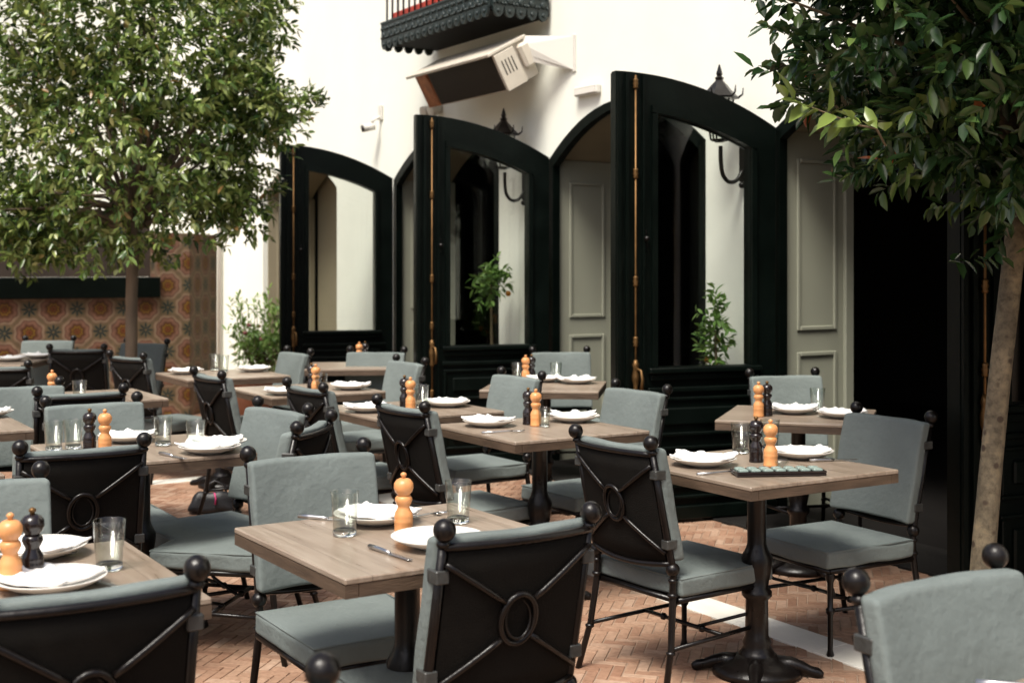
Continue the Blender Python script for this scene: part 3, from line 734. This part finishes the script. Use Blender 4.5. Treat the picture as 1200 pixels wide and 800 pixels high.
# doors: one leaf, hinge at origin, local x to the free edge, +y towards the courtyard
LW=1.03; ZT=H+1.11; ZH=H+.83; GB=.893
def ltop(x,d=0): 
    u=1-max(0,min(1,x/LW)); return ZH+(ZT-ZH)*(1-u**2.1)-d
def strip_poly(mb,x0,x1,f0,f1,y0,y1,n=14,smooth=False):
    for i in range(n):
        a=x0+(x1-x0)*i/n; b=x0+(x1-x0)*(i+1)/n
        v=[(a,y0,f0(a)),(b,y0,f0(b)),(b,y0,f1(b)),(a,y0,f1(a)),(a,y1,f0(a)),(b,y1,f0(b)),(b,y1,f1(b)),(a,y1,f1(a))]
        F=[(3,2,1,0),(4,5,6,7),(0,1,5,4),(2,3,7,6)]
        if i==0: F.append((0,4,7,3))
        if i==n-1: F.append((1,2,6,5))
        mb.add(v,F)
gx0,gx1=.170,.775
def make_leaf(parent):
    fr=MB(); y0,y1=-.028,.028
    strip_poly(fr,0,gx0,lambda x:.02,lambda x:ltop(x),y0,y1,5)
    strip_poly(fr,gx1,LW,lambda x:.02,lambda x:ltop(x),y0,y1,5)
    strip_poly(fr,gx0,gx1,lambda x:ltop(x,.21),lambda x:ltop(x),y0,y1,14)
    strip_poly(fr,gx0,gx1,lambda x:.02,lambda x:GB,y0,y1,1)
    root=fr.build('door_leaf',M['door'],parent)
    mo=MB()
    for (yy0,yy1) in ((.0285,.050),(-.050,-.0285)):
        # moulding round the glass, stepped
        strip_poly(mo,gx0-.035,gx1+.035,lambda x:ltop(x,.245 if False else .215),lambda x:ltop(x,.175),yy0,yy1,14)
        mo.box(gx0-.035,gx0-.002,yy0,yy1,GB+.0,ltop(gx0,.218)); mo.box(gx1+.002,gx1+.035,yy0,yy1,GB+.0,ltop(gx1,.218))
        s=1 if yy0>0 else -1; a,b=(yy0,yy1+.02) if s>0 else (yy0-.02,yy1)
        mo.box(gx0-.06,gx1+.06,a,b,GB-.035,GB-.003,bev=.006)
        mo.box(gx0-.045,gx1+.045,yy0,yy1,GB-.075,GB-.037,bev=.006)
        mo.box(gx0-.10,gx1+.06,yy0,yy1,GB-.145,GB-.115,bev=.006)
        for (za,zb) in ((.50,.72),(.14,.44)):       # lower raised panels
            mo.box(gx0-.05,gx1+.05,yy0,yy1-.006 if s>0 else yy1,zb-.02,zb,bev=.005); mo.box(gx0-.05,gx1+.05,yy0,yy1,za,za+.02,bev=.005)
            mo.box(gx0-.05,gx0-.03,yy0,yy1,za+.021,zb-.021,bev=.004); mo.box(gx1+.03,gx1+.05,yy0,yy1,za+.021,zb-.021,bev=.004)
            mo.box(gx0+.02,gx1-.02,yy0,yy1-.004,za+.06,zb-.06,bev=.01)
        mo.box(.0,LW,yy0,yy1,.022,.10,bev=.006)
        # astragals on the meeting stile
        for xa,xb in ((LW-.028,LW-.004),(LW-.075,LW-.055),(LW-.175,LW-.160)):
            strip_poly(mo,xa,xb,lambda x:.102,lambda x:ltop(x,.006),yy0,yy1-.004,1)
    mo.build('moulding',M['door'],root)
    g=MB(); strip_poly(g,gx0-.004,gx1+.004,lambda x:GB-.004,lambda x:ltop(x,.207),-.003,.003,14); g.build('glass_pane',M['pane'],root)
    b=MB(); bx,by=LW-.115,.045
    b.tube([(bx,by,.15),(bx,by,ltop(bx,.02))],.0062,8)
    prof=[(.008,-.03),(.016,-.022),(.011,-.012),(.017,0),(.011,.012),(.016,.022),(.008,.03)]
    for z in (H+.535,H-.07,H-.41,H+1.04,.55): b.lathe(prof,12,Matrix.Translation((bx,by,z)))
    b.lathe([(.008,-.11),(.017,-.09),(.012,-.06),(.020,-.03),(.022,0),(.014,.04),(.020,.06),(.010,.09)],12,Matrix.Translation((bx,by,H-.60)))
    b.tube([(bx,by+.01,H-.56),(bx-.012,by+.045,H-.57),(bx-.016,by+.055,H-.62),(bx-.012,by+.05,H-.68)],[.009,.008,.009,.012],8)
    b.build('cremone_bolt',M['brass'],root)
    l=MB(); l.box(bx-.075,bx-.055,.0285,.036,H+.12,H+.22,bev=.003); l.ball((bx-.065,.055,H+.17),.016,12,8); l.tube([(bx-.065,.036,H+.17),(bx-.065,.05,H+.17)],.006,8)
    l.build('lock_knob',M['iron'],root)
    return root
leaf=None
for t in (5.62,8.02,10.61,3.30):
    if leaf is None: leaf=make_leaf(bld); o=leaf
    else: o=copy_tree(leaf,bld)
    o.location=(-t+.035 if t!=3.30 else -t,W-.045,0); o.rotation_euler=(0,0,R(200+58) if t!=3.30 else R(203+58))

# balcony
ZS=H+1.89; bx0,bx1=-9.78,-8.02; by0=W-.52
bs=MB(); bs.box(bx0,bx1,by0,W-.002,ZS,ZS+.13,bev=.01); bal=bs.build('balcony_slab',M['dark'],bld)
fz=MB()
def frieze_run(p0,p1):
    p0=Vector(p0);p1=Vector(p1); L=(p1-p0).length; n=max(2,round(L/.105)); d=(p1-p0)/n; nrm=Vector((d.y,-d.x,0)).normalized()
    for i in range(n):
        c=p0+d*(i+.5); hw=d.length*.5
        M_=Matrix.Translation((c.x,c.y,0))@Matrix(((d.normalized().x,nrm.x,0,0),(d.normalized().y,nrm.y,0,0),(0,0,1,0),(0,0,0,1)))
        fz.box(-hw,hw,-.003,.022,ZS+.03,ZS+.17,M_)
        pts=[M_@Vector((hw*.93*math.cos(a),0.012,ZS+.03-.075*math.sin(a))) for a in [PI*k/8 for k in range(9)]]
        vs=[tuple(q+nrm*o_) for o_ in (-.010,.012) for q in pts]; fz.add(vs,[tuple(range(9)),tuple(range(17,8,-1))]+[(k,k+9,k+10,k+1) for k in range(8)])
        for (u,z,r) in ((0,.075,.03),(-.032,.13,.018),(.032,.13,.018),(0,.0,.018),(-.035,.055,.014),(.035,.055,.014)):
            fz.lathe([(r*.55,-.008),(r,0),(r*.55,.008),(r*.3,.002)],10,M_@Matrix.Translation((u,.026,ZS+z))@Matrix.Rotation(PI/2,4,'X'))
    fz.box(0,1,0,1,0,1,Matrix.Translation((p0.x,p0.y,ZS+.171))@Matrix(((d.normalized().x*L,nrm.x*.03,0,0),(d.normalized().y*L,nrm.y*.03,0,0),(0,0,.018,0),(0,0,0,1))))
frieze_run((bx0,by0-.004,0),(bx1,by0-.004,0)); frieze_run((bx1+.004,by0,0),(bx1+.004,W-.03,0)); frieze_run((bx0-.004,W-.03,0),(bx0-.004,by0,0))
fix_normals(fz.build('frieze',M['frieze'],bal))
rb=MB(); rb.box(bx0+.05,bx1-.05,by0+.05,by0+.11,ZS+.131,ZS+.27,bev=.004); rb.box(bx0+.05,bx0+.11,by0+.112,W-.03,ZS+.131,ZS+.27,bev=.004); rb.box(bx1-.11,bx1-.05,by0+.112,W-.03,ZS+.131,ZS+.27,bev=.004); rb.build('red_plinth',M['red'],bal)
n=17
for i in range(n+1):
    x=bx0+.02+(bx1-bx0-.04)*i/n; q=MB(); q.tube([(x,by0+.02,ZS+.19),(x,by0+.02,ZS+1.02)],.009,8); q.ball((x,by0+.02,ZS+.55),.02,10,6); q.build('baluster',M['iron'],bal)
for i in range(1,5):
    for x in (bx0+.02,bx1-.02):
        y=by0+.02+i*.105; q=MB(); q.tube([(x,y,ZS+.19),(x,y,ZS+1.02)],.009,8); q.build('baluster',M['iron'],bal)
q=MB(); q.box(bx0-.01,bx1+.01,by0,by0+.04,ZS+1.022,ZS+1.06,bev=.006); q.build('handrail',M['iron'],bal)

# heater
ht=thing('patio_heater','cream box heater with dark mesh face on a wall arm below the balcony','heater',G(4.83,8.02,3.02),GROT)
tl=R(29)
def HB(mb,x0,x1,y0,y1,z0,z1,bev=0): mb.box(x0,x1,y0,y1,z0,z1,Matrix.Rotation(tl,4,'X'),bev)
b=MB(); HB(b,-1.22,0,.012,.32,-.30,-.014,.006); b.build('housing',M['heater'],ht)
b=MB(); HB(b,-1.28,.02,-.045,.33,-.012,.012,.004); b.build('hood',M['heater'],ht)
b=MB(); HB(b,-1.0,-.03,.002,.0115,-.288,-.02); 
for i in range(30): HB(b,-1.0,-.03,-.004,.0015,-.286+i*.0089,-.2835+i*.0089)
b.build('mesh_face',M['heatgrille'],ht)
b=MB(); HB(b,-1.21,-1.02,.0,.0115,-.292,-.02); HB(b,-1.06,-1.022,-.008,-.0005,-.22,-.03,.003); b.build('burner_panel',M['copper'],ht)
b=MB(); HB(b,.001,.02,.0,.19,-.303,-.02,.004); HB(b,.001,.06,.21,.31,-.22,-.03,.02)
ep=b.build('end_panel',M['heater'],ht)
for i in range(4):
    b=MB(); HB(b,.0205,.023,.04+i*.032,.048+i*.032,-.19,-.08); b.build('vent_slot',M['dark'],ep)
b=MB(); b.add([(-.0,.27,.16),(.02,.27,.09),(.02,.29,.02),(.0,.29,-.02),(.31,.515,.13),(.33,.515,.13),(.33,.515,-.12),(.31,.515,-.12)],[(0,1,2,3),(4,7,6,5),(0,4,5,1),(1,5,6,2),(2,6,7,3),(3,7,4,0)])
b.box(.30,.345,.508,.5185,-.13,.14,bev=.002); fix_normals(b.build('wall_arm',M['whiteplastic'],ht))

# lanterns
def make_lantern():
    r=thing('wall_lantern','x','lantern')
    # origin at wall backplate, local -y out of the wall
    p=MB(); p.box(-.035,.035,-.018,0,-.13,.13,bev=.008); p.ball((0,-.02,.15),.022); p.ball((0,-.02,-.15),.02); p.build('backplate',M['iron'],r)
    p=MB(); pts=[(0,-.015,-.06),(0,-.06,-.13),(0,-.13,-.14),(0,-.18,-.09),(0,-.19,.0),(0,-.19,.08)]
    sp=[]
    for i in range(len(pts)-1):
        for u in (0,.25,.5,.75): sp.append(Vector(pts[i]).lerp(Vector(pts[i+1]),u))
    sp.append(Vector(pts[-1]))
    for _ in range(3): sp=[sp[0]]+[(sp[i-1]+sp[i]*2+sp[i+1])/4 for i in range(1,len(sp)-1)]+[sp[-1]]
    p.tube(sp,.013,8); p.build('scroll_bracket',M['iron'],r)
    z=.10; T=Matrix.Translation((0,-.20,z))
    p=MB(); p.lathe([(.02,0),(.05,.01),(.055,.02)],6,T,False)
    for k in range(6):
        a=2*PI*k/6; p.tube([T@Vector((.052*math.cos(a),.052*math.sin(a),.015)),T@Vector((.085*math.cos(a),.085*math.sin(a),.26))],.006,6)
    p.build('cage',M['iron'],r)
    p=MB(); p.lathe([(.05,.021),(.08,.255)],6,T,False); p.build('glass',M['pane'],r)
    p=MB(); p.lathe([(.115,.262),(.12,.272),(.075,.315),(.05,.345),(.022,.375),(.028,.39),(.015,.40),(.02,.415),(.004,.47)],6,T,False)
    for k in range(6):
        a=2*PI*k/6; p.tube([T@Vector((.11*math.cos(a),.11*math.sin(a),.268)),T@Vector((.14*math.cos(a),.14*math.sin(a),.29)),T@Vector((.145*math.cos(a),.145*math.sin(a),.33))],[.008,.006,.003],6)
    p.build('crown_cap',M['iron'],r)
    return r
ln=make_lantern()
for i,(t,lab) in enumerate(((5.88,'black lantern on the pier behind the tallest door leaf, nearest to us'),(8.36,'black lantern on the pier behind the middle door leaf, below the heater'))):
    o=ln if i==0 else copy_tree(ln); o.location=G(W-.002,t,H+.66); o.rotation_euler=(0,0,GROT); o.scale=(1.0,)*3; tag(o,lab,'lantern','black wall lanterns')

# small fittings on the wall
cm=thing('security_camera','small white security camera with dark lens high on the white wall','camera',G(W-.002,10.88,2.85),GROT)
b=MB(); b.box(-.035,.035,-.02,0,.0,.14,bev=.006); b.tube([(0,-.01,.03),(0,-.08,.0),(0,-.10,-.03)],.014,8); b.build('bracket',M['whiteplastic'],cm)
b=MB(); b.tube([(0,-.07,-.06),(-.03,-.17,-.085)],.036,14); cb_=b.build('housing',M['whiteplastic'],cm)
b=MB(); b.tube([(-.03,-.171,-.0855),(-.035,-.19,-.09)],.033,14); b.build('lens',M['millblack'],cb_)
em=thing('emergency_light','slim white emergency light above the tallest arch','lamp',G(W-.002,7.50,2.73),GROT)
b=MB(); b.box(-.14,.14,-.05,0,-.035,.035,bev=.01); b.build('case',M['whiteplastic'],em); b=MB(); b.box(-.125,.125,-.056,-.0505,-.025,.0); b.build('diffuser',M['ceramic'],em)
sp=thing('flood_light','small beige twin flood light above the middle door','lamp',G(W-.002,9.73,2.83),GROT)
b=MB(); b.box(-.05,.05,-.04,0,-.04,.04,bev=.01); b.build('bracket',M['heater'],sp)
for s in (-1,1): b=MB(); b.lathe([(.02,0),(.05,.05),(.055,.09),(.05,.092)],14,Matrix.Translation((s*.07,-.05,0))@Matrix.Rotation(R(110),4,'X')); b.build('lamp_head',M['heater'],sp)
dp=MB(); dp.tube([(0,0,0),(0,0,5.9)],.03,12); o=dp.build('downpipe',M['whiteplastic'],None,G(W-.04,15.3,.0)); tag(o,'thin white downpipe at the left end of the white wall','pipe')

# ================================================================== LEFT END: tiled wall and far building
def uvw(co,p): return (co.x if abs(p.normal.y)>.5 else co.y*1.0, co.z)
P1=Vector(((222-600)/1500*12.6,12.6,0)); P2=Vector(((254-600)/1500*13.35,13.35,0)); d1=Vector((S58,C58,0))
tw=thing('tiled_wall','low wall faced with painted terracotta medallion and star tiles','wall',P1,math.atan2(C58,S58))   # local +x = d1
mb=MB(); mb.box(-7,-.30,0,.35,0,1.17); mb.box(-.298,0,0,.35,0,1.80); mb.uv=uvw; mb.build('tiles',M['tile'],tw)
mb=MB(); L2=(P2-P1).length; mb.box(-.0,L2,.0,.30,0,1.80); mb.uv=uvw; o=mb.build('side_tiles',M['tile'],tw)
ang=math.atan2((P2-P1).y,(P2-P1).x)-math.atan2(C58,S58); o.rotation_euler=(0,0,ang); o.location=(.002,.002,0)
mb=MB(); mb.box(-7,-.302,-.06,.40,1.173,1.37,bev=.008); mb.build('coping',M['door'],tw)
mb=MB(); mb.box(-7,-.302,.30,.36,1.372,1.95); mb.build('gap_filler_board',M['interior'],tw)  # board added to darken the pale gap above the coping
fb=thing('far_building','pale building beyond the tiled wall, seen through the tree','building',G(0,17.4),GROT)  # local x along -d2.. facing us is -x?
# wall runs along n (local y) at t=17.4; visible face looks towards smaller t = +x
mb=MB(); mb.box(-.4,0,-14,W+.3,0,6.5); mb.build('wall',M['white'],fb)
mb=MB(); mb.box(.002,.05,-9,2.5,3.3,3.65,bev=.01); mb.build('dark_fascia',M['dark'],fb)
mb=MB(); mb.box(.002,.5,-9,-1.6,3.66,3.95,bev=.03); mb.build('canopy',M['roof'],fb)
for y0 in (-2.8,.2):
    mb=MB(); mb.box(.002,.06,y0,y0+1.9,1.2,3.0); w_=mb.build('window_frame',M['dark'],fb)
    mb=MB(); mb.box(.062,.07,y0+.1,y0+.9,1.3,2.9); mb.box(.062,.07,y0+1.0,y0+1.8,1.3,2.9); mb.build('pane',M['jamb'],w_)
# link from the white wall end to the far building
mb=MB(); mb.box(-17.4,-15.66,W+.0,W+.3,0,6.2); o=mb.build('garden_wall',M['white'],rotz=GROT); tag(o,'short white wall return beyond the end of the building','wall')

# ================================================================== FOLIAGE
def leaves(mb,rn,tips,leaf_l,leaf_w,per,spread,rng,droop=.15,bias=None):
    for (p,d,val) in tips:
        for i in range(per):
            u=i/(per-1) if per>1 else 0
            pos=p+d*(spread*(u-.6))
            side=Vector((rng.gauss(0,1),rng.gauss(0,1),rng.gauss(0,1)))
            side=(side-d*side.dot(d)).normalized()
            ld=(d*rng.uniform(.2,.9)+side*rng.uniform(.5,1)+Vector((0,0,-droop))).normalized()
            L=leaf_l*rng.uniform(.65,1.2); Wd=leaf_w*rng.uniform(.8,1.2)
            up=Vector((rng.gauss(0,.5),rng.gauss(0,.5),1)); nrm=(up-ld*up.dot(ld))
            if nrm.length<.1: nrm=ld.orthogonal()
            nrm.normalize(); b=ld.cross(nrm)
            fold=Wd*.22; cv=L*.12*rng.uniform(-.3,1)
            v=[pos,pos+ld*L*.3+b*Wd*.42+nrm*fold,pos+ld*L*.3-nrm*cv*.3,pos+ld*L*.3-b*Wd*.42+nrm*fold,
               pos+ld*L*.65+b*Wd*.40+nrm*(fold-cv*.8),pos+ld*L*.65-nrm*cv*.8,pos+ld*L*.65-b*Wd*.40+nrm*(fold-cv*.8),pos+ld*L-nrm*cv*1.6]
            mb.add(v,[(0,2,1),(0,3,2),(1,2,5,4),(2,3,6,5),(4,5,7),(5,6,7)],True)
            r=min(1,max(0,val+rng.gauss(0,.2))); rn.extend([r]*8)
def crown(center,rad,ntips,rng,shell=.55,lumps=9,cut=None):
    lum=[(Vector((rng.gauss(0,1),rng.gauss(0,1),rng.gauss(0,1))).normalized(),rng.uniform(.06,.22)) for _ in range(lumps)]
    hol=[(Vector((rng.gauss(0,1),rng.gauss(0,1),rng.gauss(0,.8))).normalized(),rng.uniform(.1,.25)) for _ in range(lumps)]
    out=[]
    while len(out)<ntips:
        d=Vector((rng.gauss(0,1),rng.gauss(0,1),rng.gauss(0,1))).normalized()
        s=1+sum(a*max(0,(d.dot(l)-.75)/.25) for l,a in lum)-sum(a*max(0,(d.dot(l)-.8)/.2) for l,a in hol)
        r=s*(shell+(1-shell)*rng.random()**.6) if rng.random()<.88 else s*rng.uniform(.2,.8)
        r*=rng.uniform(.93,1.05) if rng.random()<.93 else 1.12
        p=Vector(center)+Vector((d.x*rad[0],d.y*rad[1],d.z*rad[2]))*r
        if cut and not cut(p): continue
        dd=(d*.8+Vector((rng.gauss(0,.35),rng.gauss(0,.35),rng.gauss(0,.35)+.15))).normalized()
        out.append((p,dd,.42+.10*rng.gauss(0,1)))
    return out
def limbs(mb,base,tips,rng,n,r0):
    for i in range(n):
        p,d,_=tips[rng.randrange(len(tips))]; b=Vector(base)+Vector((0,0,rng.uniform(-.05,.15)))
        mid=b.lerp(p,.5)+Vector((rng.gauss(0,.06),rng.gauss(0,.06),.08))
        mb.tube([b,b.lerp(mid,.5)+Vector((0,0,.03)),mid,mid.lerp(p,.55),p],[r0,r0*.7,r0*.45,r0*.28,r0*.12],6)

# left tree
rng=random.Random(21); tb=Vector((-(445)/1500*9.5,9.5,0))
tr=thing('small_tree','bushy olive green tree with thin brown trunk on the left','tree',tb)
mb=MB(); mb.tube([(0,0,-.02),(.01,0,.3),(-.01,.01,.8),(-.005,0,1.25),(.01,0,1.7),(.03,0,2.1)],[.065,.050,.045,.045,.043,.03],12); mb.build('trunk',M['barkgrey'],tr)
tips=crown((.0,-.05,2.78),(1.22,1.15,1.36),1900,rng,lumps=18,shell=.45,cut=lambda p:p.z>1.42+.08*abs(p.x))
tips+=crown((1.0,-.1,2.62),(.38,.4,.34),150,rng,shell=.3)+crown((.80,0,1.95),(.30,.4,.28),80,rng,shell=.3)+crown((-.75,-.1,1.8),(.5,.5,.42),260,rng,shell=.3)+crown((.9,.1,3.4),(.35,.4,.35),80,rng,shell=.3)
mb=MB(); limbs(mb,(.02,0,1.75),tips,rng,60,.022); mb.build('limbs',M['barkgrey'],tr)
mb=MB(); rn=[]; leaves(mb,rn,tips,.082,.034,10,.15,rng); mb.att['rnd']=rn; mb.build('crown',M['leafL'],tr)

# right tree
rng=random.Random(5); D0=4.62; tb=Vector(((1147-600)/1500*D0,D0,0))
tr=thing('laurel_tree','dark glossy laurel tree with mottled leaning trunk on the right','tree',tb)
mb=MB(); mb.tube([(0,0,-.02),(.0,0,.12),(.015,0,.4),(.045,.0,.75),(.075,0,1.05),(.115,.0,1.4),(.16,.02,1.75),(.2,.0,2.1)],[.060,.047,.043,.040,.039,.038,.036,.032],14); mb.build('trunk',M['bark'],tr)
cc=Vector((2.16-tb.x,4.45-tb.y,2.55))
tips=crown(cc,(1.22,1.05,1.09),2900,rng,lumps=12,shell=.5,cut=lambda p:p.x+tb.x>.72+(2.38-p.z)*.52)
mb=MB(); limbs(mb,(.2,0,1.85),tips,rng,60,.022); mb.build('limbs',M['twig'],tr)
mb=MB(); rn=[]; leaves(mb,rn,tips,.082,.036,13,.17,rng,.15); mb.att['rnd']=rn; mb.build('crown',M['leafR'],tr)
# the fresh light green sprig on its left side
mb=MB(); rn=[]; sd=Vector((-.95,-.12,.28)).normalized(); s0=Vector(((1050-600)/1500*3.55,3.55,H+(315-158)/1500*3.55))-tb
leaves(mb,rn,[(s0+sd*.075*i,sd,.99) for i in range(1,5)],.092,.040,4,.07,rng,-.05); mb.att['rnd']=[.965]*len(rn); sg=mb.build('fresh_sprig',M['leafR'],tr)
mb=MB(); mb.tube([s0+Vector((0,.10,-.02)),s0+sd*.05+Vector((0,.03,.006)),s0+sd*.12+Vector((0,0,-.008)),s0+sd*.24,s0+sd*.34],[.003,.003,.003,.0025,.0015],6); mb.build('sprig_stem',M['twig'],sg)

# potted bushy plant
def pot(mb,r,h):
    mb.lathe([(r*.66,0),(r*.72,.01),(r*.92,h*.8),(r*.93,h*.82),(r*1.04,h*.83),(r*1.05,h),(r*.93,h),(r*.9,h*.86),(.001,h*.86)],28)
rng=random.Random(3); pp=Vector(((303-600)/1500*11.9,11.9,0))
pl=thing('potted_plant','loose bright green bush with pink flowers in a terracotta pot by the leftmost arch','plant',pp)
mb=MB(); pot(mb,.27,.46); mb.build('pot',M['terracotta'],pl)
tips=crown((0.04,0,.76),(.33,.28,.28),150,rng,shell=.3,lumps=8)[:110]
for i in range(16):
    a=rng.uniform(0,6.28); r=rng.uniform(.1,.28); tips.append((Vector((r*math.cos(a),r*math.sin(a),rng.uniform(.98,1.2))),Vector((.2*math.cos(a),.2*math.sin(a),1)).normalized(),.8))
mb=MB()
for p,d,_ in tips[::2]: mb.tube([(0,0,.38),Vector((p.x*.4,p.y*.4,.6)),p],[.007,.005,.002],5)
mb.build('stems',M['twig'],pl)
mb=MB(); rn=[]; leaves(mb,rn,tips,.075,.022,11,.2,rng,-.1); mb.att['rnd']=[min(1,x+.35) for x in rn]; mb.build('foliage',M['leafP'],pl)
for i in range(9):
    a=rng.uniform(0,6.28); mb=MB(); mb.ball((.28*math.cos(a),.26*math.sin(a),rng.uniform(.65,1.05)),.022,8,6,(1,1,.8)); mb.build('flower',M['flower'],pl)

def citrus(n,t,zc,rad,label,seed,fr_n):
    rng=random.Random(seed); r=thing('citrus_tree',label,'plant',G(n,t),0,'potted citrus trees by the door piers')
    mb=MB(); pot(mb,.15,.34); mb.build('pot',M['terracotta'],r)
    mb=MB(); mb.tube([(0,0,.28),(.01,0,.6),(0,.01,zc)],[.014,.012,.008],8); mb.build('trunk',M['twig'],r)
    tips=crown((0,0,zc),rad,38,rng,shell=.3,lumps=6)
    mb=MB(); rn=[]; leaves(mb,rn,tips,.068,.026,8,.09,rng,.1); mb.att['rnd']=[min(1,x+.2) for x in rn]; mb.build('crown',M['leafP'],r)
    for i in range(fr_n):
        d=Vector((rng.gauss(0,1),rng.gauss(0,1),rng.gauss(0,1))).normalized(); q=MB(); q.ball((d.x*rad[0],d.y*rad[1],zc-abs(d.z)*rad[2]*.8),.022,12,8); q.build('fruit',M['orange'],r)
citrus(5.07,8.42,1.33,(.15,.15,.19),'round-headed citrus tree seen through the middle door glass',4,1)
citrus(5.10,5.86,1.08,(.09,.09,.26),'slender citrus tree with small oranges seen through the tallest door glass',9,4)

# bag on the floor
bg=thing('handbag','black handbag with a pink ribbon on the brick floor under the left tables','bag',Vector(((252-600)/1500*7.6,7.6,.006)),R(10))
def bf(w): 
    k=1-.35*max(0,(w.z+.08)/.16); return Vector((w.x*(k+.1),w.y*k,w.z+.085+.01*math.sin(w.x*30)))
bg.scale=(.8,.8,.72)
soft_box(.19,.08,.085,.05,8,fn=bf,wr=.006).build('bag_body',M['blackleather'],bg)
mb=MB(); mb.tube([(-.09,0,.13),(-.07,0,.22),(0,0,.26),(.07,0,.22),(.09,0,.13)],.008,8); mb.build('handle',M['blackleather'],bg)
mb=MB(); mb.tube([(.0,-.06,.17),(.01,-.075,.13),(.005,-.08,.08)],.015,8,flat=.4); mb.build('ribbon',M['pink'],bg)

# ================================================================== LIGHT, CAMERA
sc=bpy.context.scene
wd=bpy.data.worlds.new('World'); sc.world=wd; wd.use_nodes=True; nt=wd.node_tree
sky=nt.nodes.new('ShaderNodeTexSky'); sky.sky_type='NISHITA'; sky.sun_disc=False
EL,AZ=R(60),R(205)                        # azimuth from +y clockwise: behind us, a little to the left
sky.sun_elevation=EL; sky.sun_rotation=AZ; sky.dust_density=6; sky.ozone_density=.6; sky.air_density=.8
bgn=nt.nodes['Background']; bgn.inputs[1].default_value=.075; nt.links.new(sky.outputs[0],bgn.inputs[0])
ld=bpy.data.lights.new('sun','SUN'); ld.energy=2.1; ld.angle=R(22); ld.color=(1,.975,.89); lo=bpy.data.objects.new('sun',ld); C.objects.link(lo)
dv=Vector((math.sin(AZ)*math.cos(EL),math.cos(AZ)*math.cos(EL),math.sin(EL))); lo.rotation_euler=dv.to_track_quat('Z','Y').to_euler()
cam=bpy.data.cameras.new('camera'); co=bpy.data.objects.new('camera',cam); C.objects.link(co); sc.camera=co
co.location=(0,0,H); co.rotation_euler=(PI/2,0,0); cam.sensor_width=36; cam.lens=45; cam.shift_y=-85/1200; cam.clip_start=.05; cam.clip_end=200
cam.dof.use_dof=True; cam.dof.focus_distance=4.2; cam.dof.aperture_fstop=4.2
vs_=sc.view_settings; vs_.view_transform='Standard'; vs_.look='None'; vs_.gamma=1; vs_.exposure=1.2; vs_.use_curve_mapping=False
sc.render.engine='CYCLES'
sc.cycles.max_bounces=10; sc.cycles.transparent_max_bounces=16

for o in bpy.data.objects:
    if o.get('label') and o.parent is None:
        n_=len(o['label'].split())
        if n_>16 or n_<4: print('LABEL',n_,o['label'])
